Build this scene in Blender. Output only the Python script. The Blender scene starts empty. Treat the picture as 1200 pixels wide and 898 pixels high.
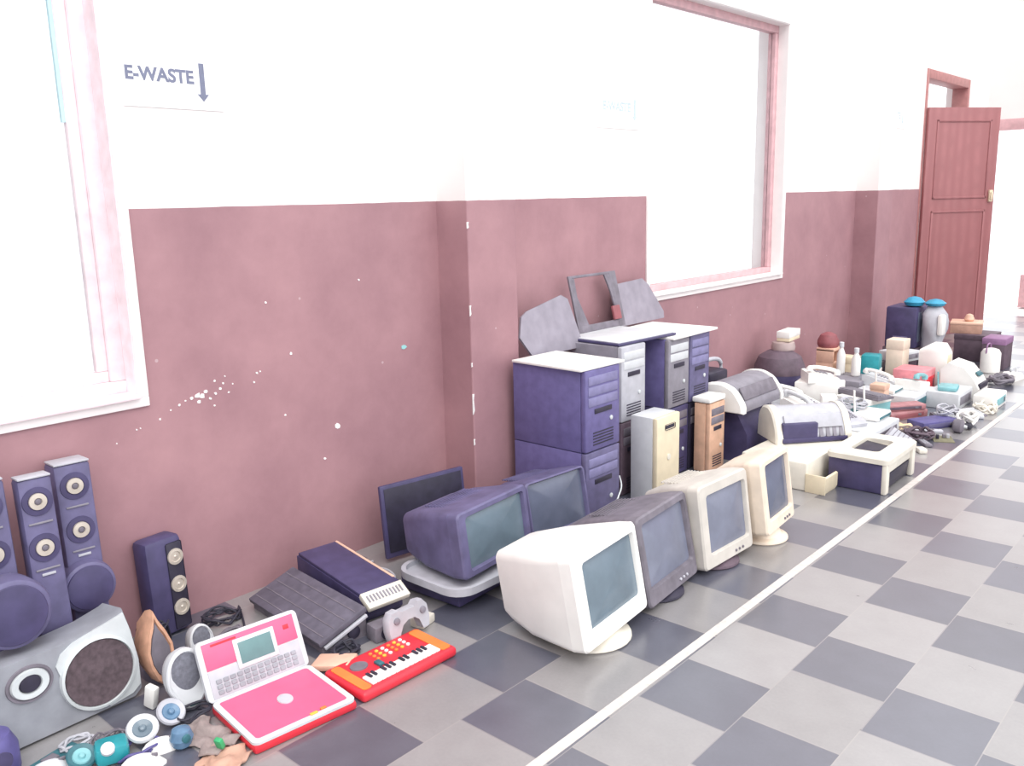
import bpy, bmesh, math, random
from mathutils import Matrix, Vector, Euler
random.seed(7)
PI = math.pi
R_ = math.radians
sc = bpy.context.scene
COL = sc.collection

# ------------------------------------------------------------------ materials
def s2l(c):
    return c / 12.92 if c <= 0.04045 else ((c + 0.055) / 1.055) ** 2.4

def lin(rgb, k=1.0):
    return tuple(s2l(v / 255.0) * k for v in rgb) + (1.0,)

def mat(name, rgb, rough=0.5, var=0.12, scale=18.0, metal=0.0, bump=0.0, spec=0.5, coat=0.0):
    """procedural surface: base colour with mottled dust / wear noise"""
    m = bpy.data.materials.new(name)
    m.use_nodes = True
    nt = m.node_tree
    b = nt.nodes['Principled BSDF']
    tc = nt.nodes.new('ShaderNodeTexCoord')
    nz = nt.nodes.new('ShaderNodeTexNoise')
    nz.inputs['Scale'].default_value = scale
    nz.inputs['Detail'].default_value = 5
    nt.links.new(tc.outputs['Object'], nz.inputs['Vector'])
    cr = nt.nodes.new('ShaderNodeValToRGB')
    c = lin(rgb)
    cr.color_ramp.elements[0].position = 0.3
    cr.color_ramp.elements[1].position = 0.72
    cr.color_ramp.elements[0].color = tuple(v * (1 - var) for v in c[:3]) + (1,)
    cr.color_ramp.elements[1].color = tuple(min(1, v * (1 + var)) for v in c[:3]) + (1,)
    nt.links.new(nz.outputs['Fac'], cr.inputs['Fac'])
    nt.links.new(cr.outputs['Color'], b.inputs['Base Color'])
    b.inputs['Roughness'].default_value = rough
    b.inputs['Metallic'].default_value = metal
    b.inputs['Specular IOR Level'].default_value = spec
    b.inputs['Coat Weight'].default_value = coat
    if bump:
        n2 = nt.nodes.new('ShaderNodeTexNoise')
        n2.inputs['Scale'].default_value = scale * 6
        nt.links.new(tc.outputs['Object'], n2.inputs['Vector'])
        bp = nt.nodes.new('ShaderNodeBump')
        bp.inputs['Strength'].default_value = bump
        bp.inputs['Distance'].default_value = 0.002
        nt.links.new(n2.outputs['Fac'], bp.inputs['Height'])
        nt.links.new(bp.outputs['Normal'], b.inputs['Normal'])
    return m

M = {}
def defm(key, *a, **k):
    M[key] = mat(key, *a, **k)

defm('navy_plastic', (98, 93, 128), 0.55, 0.22, 14)
defm('dark_navy', (70, 64, 100), 0.5, 0.2, 16)
defm('side_navy', (104, 97, 146), 0.5, 0.14, 22)
defm('bay_blue', (128, 124, 164), 0.5, 0.12, 25)
defm('black', (46, 42, 60), 0.5, 0.25, 20)
defm('cable_black', (44, 42, 56), 0.6, 0.2, 20)
defm('dark_grey', (116, 110, 120), 0.55, 0.22, 18)
defm('slab_grey', (94, 90, 104), 0.6, 0.22, 22)
defm('mid_grey', (134, 130, 140), 0.55, 0.15, 18)
defm('light_grey', (182, 182, 190), 0.5, 0.12, 14)
defm('pale_grey', (206, 208, 212), 0.5, 0.08, 14)
defm('white_plastic', (236, 234, 230), 0.45, 0.05, 9)
defm('off_white', (222, 216, 204), 0.5, 0.08, 12)
defm('beige', (202, 196, 188), 0.5, 0.10, 12)
defm('cream', (226, 212, 184), 0.5, 0.08, 12)
defm('cream_warm', (230, 214, 196), 0.5, 0.10, 12)
defm('tan_orange', (212, 170, 144), 0.55, 0.16, 16)
defm('silver', (150, 152, 160), 0.42, 0.16, 12, metal=0.15)
defm('silver_bright', (205, 210, 212), 0.35, 0.10, 14, metal=0.15)
defm('chrome', (200, 190, 178), 0.3, 0.1, 30, metal=0.3)
defm('metal_panel', (150, 144, 156), 0.45, 0.12, 14, metal=0.2)
defm('screen_teal', (104, 120, 132), 0.18, 0.16, 7, spec=0.6)
defm('screen_grey', (116, 120, 138), 0.2, 0.16, 7, spec=0.6)
defm('screen_dark', (96, 102, 122), 0.2, 0.16, 8, spec=0.6)
defm('lcd_green', (98, 132, 134), 0.25, 0.08, 20)
defm('woofer_cloth', (88, 74, 80), 0.85, 0.30, 60)
defm('grille_grey', (110, 111, 122), 0.75, 0.22, 90, bump=0.5)
defm('pink', (238, 96, 134), 0.42, 0.06, 12)
defm('red', (214, 46, 62), 0.38, 0.08, 14)
defm('orange', (232, 128, 62), 0.45, 0.10, 20)
defm('yellow', (228, 180, 70), 0.45, 0.10, 30)
defm('key_white', (246, 242, 238), 0.4, 0.03, 20)
defm('wood_brown', (206, 158, 132), 0.5, 0.18, 30)
defm('cardboard', (190, 150, 132), 0.75, 0.16, 20)
defm('brown_dark', (96, 80, 92), 0.6, 0.22, 18)
defm('brown_red', (146, 84, 90), 0.55, 0.18, 18)
defm('slab_red', (170, 118, 122), 0.5, 0.18, 24)
defm('peach', (222, 182, 160), 0.55, 0.10, 18)
defm('teal', (38, 146, 156), 0.35, 0.14, 22)
defm('teal_dark', (54, 104, 114), 0.4, 0.24, 26)
defm('teal_pale', (126, 180, 186), 0.4, 0.12, 22)
defm('sky_blue', (52, 150, 186), 0.4, 0.14, 22)
defm('lens_blue', (92, 124, 154), 0.2, 0.2, 30)
defm('blue_dark', (88, 82, 136), 0.5, 0.2, 22)
defm('purple', (150, 112, 150), 0.6, 0.14, 22)
defm('green', (60, 168, 110), 0.4, 0.12, 22)
defm('rag', (146, 132, 130), 0.9, 0.25, 30, bump=0.6)
defm('paper_cream', (232, 206, 166), 0.7, 0.08, 22)
defm('pink_pale', (220, 140, 148), 0.5, 0.14, 22)
defm('olive', (120, 116, 92), 0.6, 0.22, 22)
defm('tape_white', (206, 198, 194), 0.6, 0.12, 40)
defm('sign_paper', (250, 250, 248), 0.7, 0.01, 10)
defm('sign_ink', (122, 126, 148), 0.7, 0.10, 60)
defm('sign_ink_glare', (190, 204, 210), 0.7, 0.10, 60)  # ink of the far signs, with overexposing glare put into its colour
defm('frame_pale', (240, 222, 226), 0.5, 0.10, 16)  # brown frame of the sunlit near window, overexposure painted in as near white
defm('frame_rose', (214, 172, 176), 0.5, 0.12, 16)  # second window's brown frame with glare bleaching painted in, shared by the far trim
defm('frame_brown', (176, 122, 120), 0.5, 0.12, 16)
defm('sill_white', (246, 240, 238), 0.5, 0.03, 8)
defm('chip_sparkle_white', (240, 238, 236), 0.7, 0.03, 8)
defm('chip_teal', (150, 205, 205), 0.6, 0.05, 8)
defm('seal_blue', (190, 222, 228), 0.5, 0.05, 20)
defm('frosted', (178, 160, 158), 0.4, 0.1, 10)

def wood_door_mat():
    m = mat('door_red_brown', (160, 104, 106), 0.5, 0.10, 6)
    nt = m.node_tree
    b = nt.nodes['Principled BSDF']
    w = nt.nodes.new('ShaderNodeTexWave')
    w.bands_direction = 'Y'
    w.inputs['Scale'].default_value = 3
    w.inputs['Distortion'].default_value = 5
    w.inputs['Detail'].default_value = 3
    tc = nt.nodes.new('ShaderNodeTexCoord')
    mp = nt.nodes.new('ShaderNodeMapping')
    mp.inputs['Scale'].default_value = (1, 1, 0.12)
    nt.links.new(tc.outputs['Object'], mp.inputs['Vector'])
    nt.links.new(mp.outputs['Vector'], w.inputs['Vector'])
    mx = nt.nodes.new('ShaderNodeMix'); mx.data_type = 'RGBA'
    src = b.inputs['Base Color'].links[0].from_socket
    nt.links.new(w.outputs['Fac'], mx.inputs['Factor'])
    nt.links.new(src, mx.inputs['A'])
    mx.inputs['B'].default_value = lin((154, 98, 100))
    nt.links.new(mx.outputs['Result'], b.inputs['Base Color'])
    return m
M['door'] = wood_door_mat()

def glass_mat():
    m = bpy.data.materials.new('window_glass')
    m.use_nodes = True
    nt = m.node_tree
    b = nt.nodes['Principled BSDF']
    b.inputs['Transmission Weight'].default_value = 1.0
    b.inputs['Roughness'].default_value = 0.0
    b.inputs['IOR'].default_value = 1.05
    n = nt.nodes.new('ShaderNodeTexNoise'); n.inputs['Scale'].default_value = 3
    cr = nt.nodes.new('ShaderNodeValToRGB')
    cr.color_ramp.elements[0].color = (0.95, 0.98, 0.99, 1)
    cr.color_ramp.elements[1].color = (1, 1, 1, 1)
    nt.links.new(n.outputs['Fac'], cr.inputs['Fac'])
    nt.links.new(cr.outputs['Color'], b.inputs['Base Color'])
    return m
M['glass'] = glass_mat()

DADO = 1.545
def wall_mat(dado=True):
    m = bpy.data.materials.new('painted_wall')
    m.use_nodes = True
    nt = m.node_tree; L = nt.links
    b = nt.nodes['Principled BSDF']
    geo = nt.nodes.new('ShaderNodeTexCoord')
    sep = nt.nodes.new('ShaderNodeSeparateXYZ')
    L.new(geo.outputs['Object'], sep.inputs[0])
    wob = nt.nodes.new('ShaderNodeTexNoise'); wob.inputs['Scale'].default_value = 6
    L.new(geo.outputs['Object'], wob.inputs['Vector'])
    ad = nt.nodes.new('ShaderNodeMath'); ad.operation = 'MULTIPLY_ADD'
    L.new(wob.outputs['Fac'], ad.inputs[0]); ad.inputs[1].default_value = 0.008
    L.new(sep.outputs['Z'], ad.inputs[2])
    gt = nt.nodes.new('ShaderNodeMath'); gt.operation = 'GREATER_THAN'
    L.new(ad.outputs[0], gt.inputs[0]); gt.inputs[1].default_value = DADO + 0.004
    # maroon gloss paint with scuffs and large blotches
    n1 = nt.nodes.new('ShaderNodeTexNoise'); n1.inputs['Scale'].default_value = 2.2; n1.inputs['Detail'].default_value = 7
    n1.inputs['Roughness'].default_value = 0.65
    L.new(geo.outputs['Object'], n1.inputs['Vector'])
    cr = nt.nodes.new('ShaderNodeValToRGB')
    cr.color_ramp.elements[0].position = 0.3; cr.color_ramp.elements[1].position = 0.75
    cr.color_ramp.elements[0].color = lin((153, 115, 122))
    cr.color_ramp.elements[1].color = lin((179, 138, 143))
    L.new(n1.outputs['Fac'], cr.inputs['Fac'])
    # tiny chips
    vo = nt.nodes.new('ShaderNodeTexVoronoi'); vo.inputs['Scale'].default_value = 5.5
    L.new(geo.outputs['Object'], vo.inputs['Vector'])
    lt = nt.nodes.new('ShaderNodeMath'); lt.operation = 'LESS_THAN'; lt.inputs[1].default_value = 0.035
    L.new(vo.outputs['Distance'], lt.inputs[0])
    sp = nt.nodes.new('ShaderNodeMix'); sp.data_type = 'RGBA'
    fm = nt.nodes.new('ShaderNodeMath'); fm.operation = 'MULTIPLY'; fm.inputs[1].default_value = 0.35
    L.new(lt.outputs[0], fm.inputs[0])
    L.new(fm.outputs[0], sp.inputs['Factor'])
    L.new(cr.outputs['Color'], sp.inputs['A']); sp.inputs['B'].default_value = lin((220, 205, 208))
    up = nt.nodes.new('ShaderNodeValToRGB')
    up.color_ramp.elements[0].color = lin((236, 228, 226)); up.color_ramp.elements[1].color = lin((246, 241, 238))
    L.new(n1.outputs['Fac'], up.inputs['Fac'])
    mx = nt.nodes.new('ShaderNodeMix'); mx.data_type = 'RGBA'
    L.new(gt.outputs[0], mx.inputs['Factor'])
    L.new(sp.outputs['Result'], mx.inputs['A']); L.new(up.outputs['Color'], mx.inputs['B'])
    L.new(mx.outputs['Result'], b.inputs['Base Color'])
    b.inputs['Roughness'].default_value = 0.55
    b.inputs['Specular IOR Level'].default_value = 0.35
    return m
M['wall'] = wall_mat()

def floor_mat():
    m = bpy.data.materials.new('floor_tiles')
    m.use_nodes = True
    nt = m.node_tree; L = nt.links
    b = nt.nodes['Principled BSDF']
    tc = nt.nodes.new('ShaderNodeTexCoord')
    sep = nt.nodes.new('ShaderNodeSeparateXYZ'); L.new(tc.outputs['Object'], sep.inputs[0])
    def math_(op, a, b_=None, c=None):
        n = nt.nodes.new('ShaderNodeMath'); n.operation = op
        for i, v in enumerate((a, b_, c)):
            if v is None: continue
            if isinstance(v, (int, float)): n.inputs[i].default_value = v
            else: L.new(v, n.inputs[i])
        return n.outputs[0]
    X, Y = sep.outputs['X'], sep.outputs['Y']
    # the narrow strip between x 1.603 and 1.647 pushes the right-hand field over
    right = math_('GREATER_THAN', X, 1.625)
    xs = math_('SUBTRACT', X, math_('MULTIPLY', right, 0.044))
    xc = math_('DIVIDE', math_('SUBTRACT', xs, 1.0034), 0.300)
    c = math_('FLOOR', xc)
    fx = math_('FRACT', xc)
    t = math_('DIVIDE', math_('ADD', math_('SUBTRACT', Y, 0.583), math_('MULTIPLY', c, 0.193)), 0.6445)
    ft = math_('FRACT', t)
    dark = math_('LESS_THAN', ft, 0.47)
    row = math_('FLOOR', t)
    # per tile tint
    cmb = nt.nodes.new('ShaderNodeCombineXYZ'); L.new(c, cmb.inputs[0]); L.new(row, cmb.inputs[1]); L.new(dark, cmb.inputs[2])
    wn = nt.nodes.new('ShaderNodeTexWhiteNoise'); L.new(cmb.outputs[0], wn.inputs['Vector'])
    n1 = nt.nodes.new('ShaderNodeTexNoise'); n1.inputs['Scale'].default_value = 9; n1.inputs['Detail'].default_value = 6
    L.new(tc.outputs['Object'], n1.inputs['Vector'])
    n2 = nt.nodes.new('ShaderNodeTexNoise'); n2.inputs['Scale'].default_value = 90; n2.inputs['Detail'].default_value = 3
    L.new(tc.outputs['Object'], n2.inputs['Vector'])
    lm = nt.nodes.new('ShaderNodeMix'); lm.data_type = 'RGBA'
    lm.inputs['A'].default_value = lin((132, 129, 130)); lm.inputs['B'].default_value = lin((150, 147, 148))
    L.new(n1.outputs['Fac'], lm.inputs['Factor'])
    dm = nt.nodes.new('ShaderNodeMix'); dm.data_type = 'RGBA'
    dm.inputs['A'].default_value = lin((76, 77, 90)); dm.inputs['B'].default_value = lin((96, 97, 110))
    L.new(n1.outputs['Fac'], dm.inputs['Factor'])
    mx = nt.nodes.new('ShaderNodeMix'); mx.data_type = 'RGBA'
    L.new(dark, mx.inputs['Factor']); L.new(lm.outputs['Result'], mx.inputs['A']); L.new(dm.outputs['Result'], mx.inputs['B'])
    hs = nt.nodes.new('ShaderNodeHueSaturation')
    val = math_('ADD', math_('MULTIPLY', wn.outputs['Value'], 0.22), math_('MULTIPLY', n2.outputs['Fac'], 0.16))
    L.new(math_('ADD', val, 0.81), hs.inputs['Value'])
    L.new(mx.outputs['Result'], hs.inputs['Color'])
    # grout
    g = 0.012
    e1 = math_('LESS_THAN', fx, g)
    e2 = math_('LESS_THAN', ft, 0.006)
    e3 = math_('LESS_THAN', math_('ABSOLUTE', math_('SUBTRACT', ft, 0.47)), 0.004)
    gr = math_('MINIMUM', math_('ADD', math_('ADD', e1, e2), e3), 1.0)
    m2 = nt.nodes.new('ShaderNodeMix'); m2.data_type = 'RGBA'
    L.new(math_('MULTIPLY', gr, 0.5), m2.inputs['Factor'])
    L.new(hs.outputs['Color'], m2.inputs['A']); m2.inputs['B'].default_value = lin((160, 152, 150))
    L.new(m2.outputs['Result'], b.inputs['Base Color'])
    L.new(math_('MULTIPLY_ADD', n1.outputs['Fac'], 0.12, 0.24), b.inputs['Roughness'])
    b.inputs['Specular IOR Level'].default_value = 1.0
    b.inputs['Coat Weight'].default_value = 0.6
    b.inputs['Coat Roughness'].default_value = 0.22
    return m
M['floor'] = floor_mat()

# ------------------------------------------------------------------ mesh builder
class MB:
    def __init__(s, m=None):
        s.bm = bmesh.new()
        s.m = m or Matrix.Identity(4)
    def _x(s, vs, m):
        mm = s.m @ (m or Matrix.Identity(4))
        for v in vs: v.co = mm @ v.co
    def box(s, x0, x1, y0, y1, z0, z1, bev=0.0, m=None, segs=2):
        r = bmesh.ops.create_cube(s.bm, size=1.0)
        vs = r['verts']
        for v in vs:
            v.co = Vector(((x0 + x1) / 2 + v.co.x * (x1 - x0), (y0 + y1) / 2 + v.co.y * (y1 - y0), (z0 + z1) / 2 + v.co.z * (z1 - z0)))
        if bev:
            es = list({e for v in vs for e in v.link_edges})
            q = bmesh.ops.bevel(s.bm, geom=es, offset=bev, segments=segs, profile=0.5, affect='EDGES')
            vs = list({v for f in q['faces'] for v in f.verts} | {v for v in vs if v.is_valid})
        s._x(vs, m)
        return s
    def loft(s, rings, cap=True, m=None, closed=False):
        V = [[s.bm.verts.new(Vector(p)) for p in r] for r in rings]
        n = len(V[0])
        pairs = list(zip(V[:-1], V[1:])) + ([(V[-1], V[0])] if closed else [])
        for a, b in pairs:
            for i in range(n):
                j = (i + 1) % n
                try: s.bm.faces.new((a[i], a[j], b[j], b[i]))
                except ValueError: pass
        if cap and not closed:
            s.bm.faces.new(list(reversed(V[0]))); s.bm.faces.new(V[-1])
        s._x([v for r in V for v in r], m)
        return s
    def prism(s, pts, axis, a, b, m=None):
        def P(p, t):
            if axis == 'y': return (p[0], t, p[1])
            if axis == 'x': return (t, p[0], p[1])
            return (p[0], p[1], t)
        return s.loft([[P(p, a) for p in pts], [P(p, b) for p in pts]], m=m)
    def lathe(s, prof, n=24, m=None, sy=1.0):
        rings = []
        for r, z in prof:
            rings.append([(max(r, 1e-4) * math.cos(2 * PI * i / n), sy * max(r, 1e-4) * math.sin(2 * PI * i / n), z) for i in range(n)])
        return s.loft(rings, m=m)
    def tube(s, pts, r, n=8, m=None, smooth=3):
        P = [Vector(p) for p in pts]
        if smooth > 1 and len(P) > 2:
            Q = []
            for i in range(len(P) - 1):
                p0 = P[max(i - 1, 0)]; p1 = P[i]; p2 = P[i + 1]; p3 = P[min(i + 2, len(P) - 1)]
                for k in range(smooth):
                    t = k / smooth
                    Q.append(0.5 * ((2 * p1) + (-p0 + p2) * t + (2 * p0 - 5 * p1 + 4 * p2 - p3) * t * t + (-p0 + 3 * p1 - 3 * p2 + p3) * t ** 3))
            Q.append(P[-1]); P = Q
        rings = []
        up = Vector((0, 0, 1))
        for i, p in enumerate(P):
            d = (P[min(i + 1, len(P) - 1)] - P[max(i - 1, 0)]).normalized()
            u = d.cross(up)
            if u.length < 0.05: u = d.cross(Vector((1, 0, 0)))
            u.normalize(); w = u.cross(d).normalized()
            rr = r[min(i * len(r) // len(P), len(r) - 1)] if isinstance(r, (list, tuple)) else r
            rings.append([tuple(p + rr * (u * math.cos(2 * PI * k / n) + w * math.sin(2 * PI * k / n))) for k in range(n)])
        return s.loft(rings, m=m)
    def rring(s, x, cy, cz, w, h, r, k=4, sk=0.0):
        """rounded-rectangle ring in the plane X=x"""
        pts = []
        r = min(r, w / 2 - 1e-4, h / 2 - 1e-4)
        for (sy, sz, a0) in ((1, 1, 0), (-1, 1, 90), (-1, -1, 180), (1, -1, 270)):
            for i in range(k + 1):
                a = R_(a0 + 90 * i / k)
                y = cy + sy * (w / 2 - r) + r * math.cos(a); z = cz + sz * (h / 2 - r) + r * math.sin(a)
                pts.append((x + sk * (z - cz), y, z))
        return pts
    def build(s, name, material, parent=None, sharp=32, loc=None):
        bmesh.ops.recalc_face_normals(s.bm, faces=s.bm.faces)
        me = bpy.data.meshes.new(name)
        s.bm.to_mesh(me); s.bm.free()
        me.materials.append(M[material] if isinstance(material, str) else material)
        for p in me.polygons: p.use_smooth = True
        me.set_sharp_from_angle(angle=R_(sharp))
        o = bpy.data.objects.new(name, me)
        COL.objects.link(o)
        if parent: o.parent = parent
        if loc: o.location = loc
        return o

def thing(name, label, cat, loc=(0, 0, 0), yaw=0.0, group=None, rx=0.0, ry=0.0):
    o = bpy.data.objects.new(name, None)
    o.empty_display_size = 0.05
    COL.objects.link(o)
    o.location = loc
    o.rotation_euler = Euler((R_(rx), R_(ry), R_(yaw)))
    o['label'] = label; o['category'] = cat
    if group: o['group'] = group
    return o

def tag(o, label, cat, loc=None, yaw=0.0, group=None, kind=None, rx=0.0, ry=0.0):
    o['label'] = label; o['category'] = cat
    if group: o['group'] = group
    if kind: o['kind'] = kind
    if loc: o.location = loc
    if yaw or rx or ry: o.rotation_euler = Euler((R_(rx), R_(ry), R_(yaw)))
    return o

def struct(o):
    o['kind'] = 'structure'
    return o

def TR(x=0, y=0, z=0, rx=0, ry=0, rz=0):
    return Matrix.Translation((x, y, z)) @ Euler((R_(rx), R_(ry), R_(rz))).to_matrix().to_4x4()

FX = TR(ry=90)      # lathe axis (z) turned to +x

# ------------------------------------------------------------------ setting
struct(MB().box(-0.25, 7.5, -3.0, 12.1, -0.12, 0.0).build('floor', 'floor'))
struct(MB().box(-2.0, 7.5, 12.1, 16.0, -0.14, -0.02).build('ground', 'sill_white'))

def wall_with_holes(name, x0, x1, y0, y1, z1, holes):
    ys = sorted({y0, y1} | {v for h in holes for v in h[:2]})
    zs = sorted({0.0, z1} | {v for h in holes for v in h[2:]})
    bm = bmesh.new(); vc = {}
    def V(x, y, z):
        k = (x, y, z)
        if k not in vc: vc[k] = bm.verts.new(k)
        return vc[k]
    def solid(i, j):
        if i < 0 or j < 0 or i >= len(ys) - 1 or j >= len(zs) - 1: return False
        cy = (ys[i] + ys[i + 1]) / 2; cz = (zs[j] + zs[j + 1]) / 2
        return not any(h[0] < cy < h[1] and h[2] < cz < h[3] for h in holes)
    for i in range(len(ys) - 1):
        for j in range(len(zs) - 1):
            if not solid(i, j): continue
            a, b, c, d = ys[i], ys[i + 1], zs[j], zs[j + 1]
            bm.faces.new((V(x1, a, c), V(x1, b, c), V(x1, b, d), V(x1, a, d)))
            bm.faces.new((V(x0, a, d), V(x0, b, d), V(x0, b, c), V(x0, a, c)))
            if not solid(i - 1, j): bm.faces.new((V(x0, a, c), V(x1, a, c), V(x1, a, d), V(x0, a, d)))
            if not solid(i + 1, j): bm.faces.new((V(x0, b, d), V(x1, b, d), V(x1, b, c), V(x0, b, c)))
            if not solid(i, j - 1): bm.faces.new((V(x0, a, c), V(x0, b, c), V(x1, b, c), V(x1, a, c)))
            if not solid(i, j + 1): bm.faces.new((V(x1, a, d), V(x1, b, d), V(x0, b, d), V(x0, a, d)))
    mb = MB(); mb.bm.free(); mb.bm = bm
    return struct(mb.build(name, 'wall', sharp=10))

WT = 0.24
W1 = (-0.55, 1.40, 0.885, 2.76)
W2 = (4.70, 6.55, 0.925, 2.76)
D1 = (9.72, 11.20, 0.0, 2.73)
wl = wall_with_holes('wall_left', -WT, 0.0, -3.0, 12.0, 4.6, [W1, W2, D1])
# the back wall, its doorway open on daylight
bw = MB()
bw.box(-WT, -0.06, 12.0, 12.2, 0, 4.6).box(1.55, 7.5, 12.0, 12.2, 0, 4.6).box(-0.06, 1.55, 12.0, 12.2, 2.24, 4.6)
struct(bw.build('wall_back', 'wall', sharp=10))
struct(MB().box(0.0, 1.63, 11.965, 12.0, 2.20, 2.33, 0.004).box(1.55, 1.63, 11.965, 12.0, 0, 2.20, 0.004).build('trim_1', 'frame_rose'))
struct(MB().box(0.30, 1.55, 13.0, 13.2, 0.0, 0.42, 0.004).build('wall_outside', 'frame_rose'))
# pilasters
for i, (a, b) in enumerate(((2.90, 3.235), (8.02, 8.36))):
    struct(MB().box(-0.02, 0.20, a, b, 0, 4.6, 0.006).build('wall_pillar', 'wall', sharp=10))

# windows: pale reveal band on the wall plane, timber frame, glass
def window(n, W, frame, mull, sash=True):
    y0, y1, z0, z1 = W
    e = bpy.data.objects.new('window_%d' % n, None); COL.objects.link(e); e['kind'] = 'structure'
    e.location = (0, y0, z0)
    T = Matrix.Translation((0, -y0, -z0))
    b = MB(T); t = 0.035                                   # white plaster edging round the opening
    b.box(-0.005, 0.012, y0 - 0.0, y1 + t, z0 - t, z0, 0.003)
    b.box(-0.005, 0.012, y1, y1 + t, z0, z1 + t, 0.003)
    b.box(-0.005, 0.012, y0 - t, y0, z0 - t, z1 + t, 0.003)
    b.box(-0.005, 0.012, y0, y1, z1, z1 + t, 0.003)
    b.build('window_edging', 'sill_white', e)
    v = MB(T)
    v.box(-0.236, -0.136, y1 - 0.004, y1 + 0.001, z0, z1).box(-0.075, 0.004, y1 - 0.004, y1 + 0.001, z0, z1).box(-0.075, 0.004, y0 - 0.001, y0 + 0.004, z0, z1).box(-0.075, 0.004, y0, y1, z1 - 0.004, z1 + 0.001)
    v.build('window_reveal', 'frame_pale' if n == 1 else 'sill_white', e)
    f = MB(T); w = 0.055; xa, xb = -0.135, -0.075
    f.box(xa, xb, y0, y1, z0, z0 + w, 0.005).box(xa, xb, y0, y1, z1 - w, z1, 0.005)
    f.box(xa, xb, y0, y0 + w, z0 + w, z1 - w, 0.005).box(xa, xb, y1 - w, y1, z0 + w, z1 - w, 0.005)
    for k in range(1, mull + 1):
        yc = y0 + (y1 - y0) * k / (mull + 1)
        f.box(xa, xb, yc - 0.03, yc + 0.03, z0 + w, z1 - w, 0.005)
    f.build('window_frame', frame, e)
    if sash:
        s = MB(T); w2 = 0.04
        for k in range(mull + 1):
            a = y0 + w + (y1 - y0 - w) * k / (mull + 1); c = a + (y1 - y0 - w) / (mull + 1) - w
            xa2, xb2 = -0.12, -0.09
            zz0, zz1 = z0 + w, z1 - w
            s.box(xa2, xb2, a, c, zz0, zz0 + w2, 0.004).box(xa2, xb2, a, c, zz1 - w2, zz1, 0.004)
            s.box(xa2, xb2, a, a + w2, zz0 + w2, zz1 - w2, 0.004).box(xa2, xb2, c - w2, c, zz0 + w2, zz1 - w2, 0.004)
        s.build('window_sash', frame, e)
        MB(T).box(-0.112, -0.098, c - w2 - 0.012, c - w2, z0 + 0.95, z1 - w).build('glass_seal', 'seal_blue', e)
    MB(T).box(-0.107, -0.103, y0 + w, y1 - w, z0 + w, z1 - w).build('window_pane', 'glass', e)
    MB(T).box(-0.074, 0.03, y0 + 0.0, y1 - 0.0, z0 - 0.002, z0 + 0.012, 0.003).build('window_sill', 'sill_white' if n == 2 else 'frame_pale', e)
    return e
window(1, W1, 'frame_pale', 1)
window(2, W2, 'frame_rose', 0, False)

# doorway in the left wall: brown frame with a transom, leaf swung into the room
de = bpy.data.objects.new('door_1', None); COL.objects.link(de); de['kind'] = 'structure'
f = MB()
y0, y1, z0, z1 = D1
f.box(-0.16, 0.01, y0, y0 + 0.06, 0, z1, 0.005).box(-0.16, 0.01, y1 - 0.06, y1, 0, z1, 0.005)
f.box(-0.16, 0.01, y0 + 0.06, y1 - 0.06, z1 - 0.09, z1, 0.005)
f.build('door_frame', 'frame_brown', de)
leaf = bpy.data.objects.new('door_leaf', None); COL.objects.link(leaf); leaf.parent = de
leaf.location = (0.03, 9.74, 0.02); leaf.rotation_euler = (0, 0, R_(-34))
LW = 0.86; LH = 2.33
d = MB()
d.box(-0.02, 0.02, 0, LW, 0, LH, 0.003)
for (a, b) in ((0.12, 1.30), (1.42, LH - 0.12)):
    for (c, e_) in ((0.10, LW - 0.10),):
        w = 0.022
        d.box(0.018, 0.028, c, e_, a, a + w, 0.003).box(0.018, 0.028, c, e_, b - w, b, 0.003)
        d.box(0.018, 0.028, c, c + w, a, b, 0.003).box(0.018, 0.028, e_ - w, e_, a, b, 0.003)
d.build('door_panel', M['door'], leaf)
MB().box(0.02, 0.045, LW - 0.075, LW - 0.035, 1.38, 1.50, 0.005).box(0.045, 0.06, LW - 0.068, LW - 0.045, 1.40, 1.48, 0.005).build('door_latch', 'cream', leaf)

# painted line along the floor (the narrow light strip between the tile fields)
struct(MB().box(1.604, 1.640, -1.5, 11.95, -0.004, 0.0015).build('trim_2', 'tape_white'))

# chipped paint spots on wall and pilaster, and sun sparkle painted as white dots
def specks(name, pts, matn, label_=None):
    b = MB()
    for (x, y, z, r) in pts:
        n = 7; rr = [(r * random.uniform(0.6, 1.2)) for _ in range(n)]
        ring = [(y + rr[k] * math.cos(2 * PI * k / n), z + rr[k] * 0.9 * math.sin(2 * PI * k / n)) for k in range(n)]
        b.prism(ring, 'x', x - 0.001, x + 0.0015)
    return b.build(name, matn, wl)
sparkle_pts = []
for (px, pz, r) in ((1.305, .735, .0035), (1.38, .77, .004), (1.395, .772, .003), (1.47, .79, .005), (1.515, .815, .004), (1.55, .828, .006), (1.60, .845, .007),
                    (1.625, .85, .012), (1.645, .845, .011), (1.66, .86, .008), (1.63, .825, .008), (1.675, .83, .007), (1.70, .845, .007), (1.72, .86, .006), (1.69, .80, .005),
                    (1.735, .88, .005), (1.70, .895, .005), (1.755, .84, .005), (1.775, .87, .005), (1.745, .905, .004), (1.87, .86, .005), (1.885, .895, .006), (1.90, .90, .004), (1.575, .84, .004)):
    sparkle_pts.append((0.0005, px, pz, r))
specks('painted_sparkle', sparkle_pts, 'chip_sparkle_white')
specks('paint_chip', [(0.0005, 2.26, 0.60, .014), (0.0005, 2.18, 0.47, .008), (0.0005, 2.05, 0.95, .006), (0.0005, 1.95, 1.17, .006), (0.0005, 2.42, 1.22, .005), (0.0005, 2.0, 0.7, .005)], 'chip_sparkle_white')
specks('paint_chip', [(0.0005, 2.66, 0.89, .015)], 'chip_teal')
cb = MB()
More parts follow.
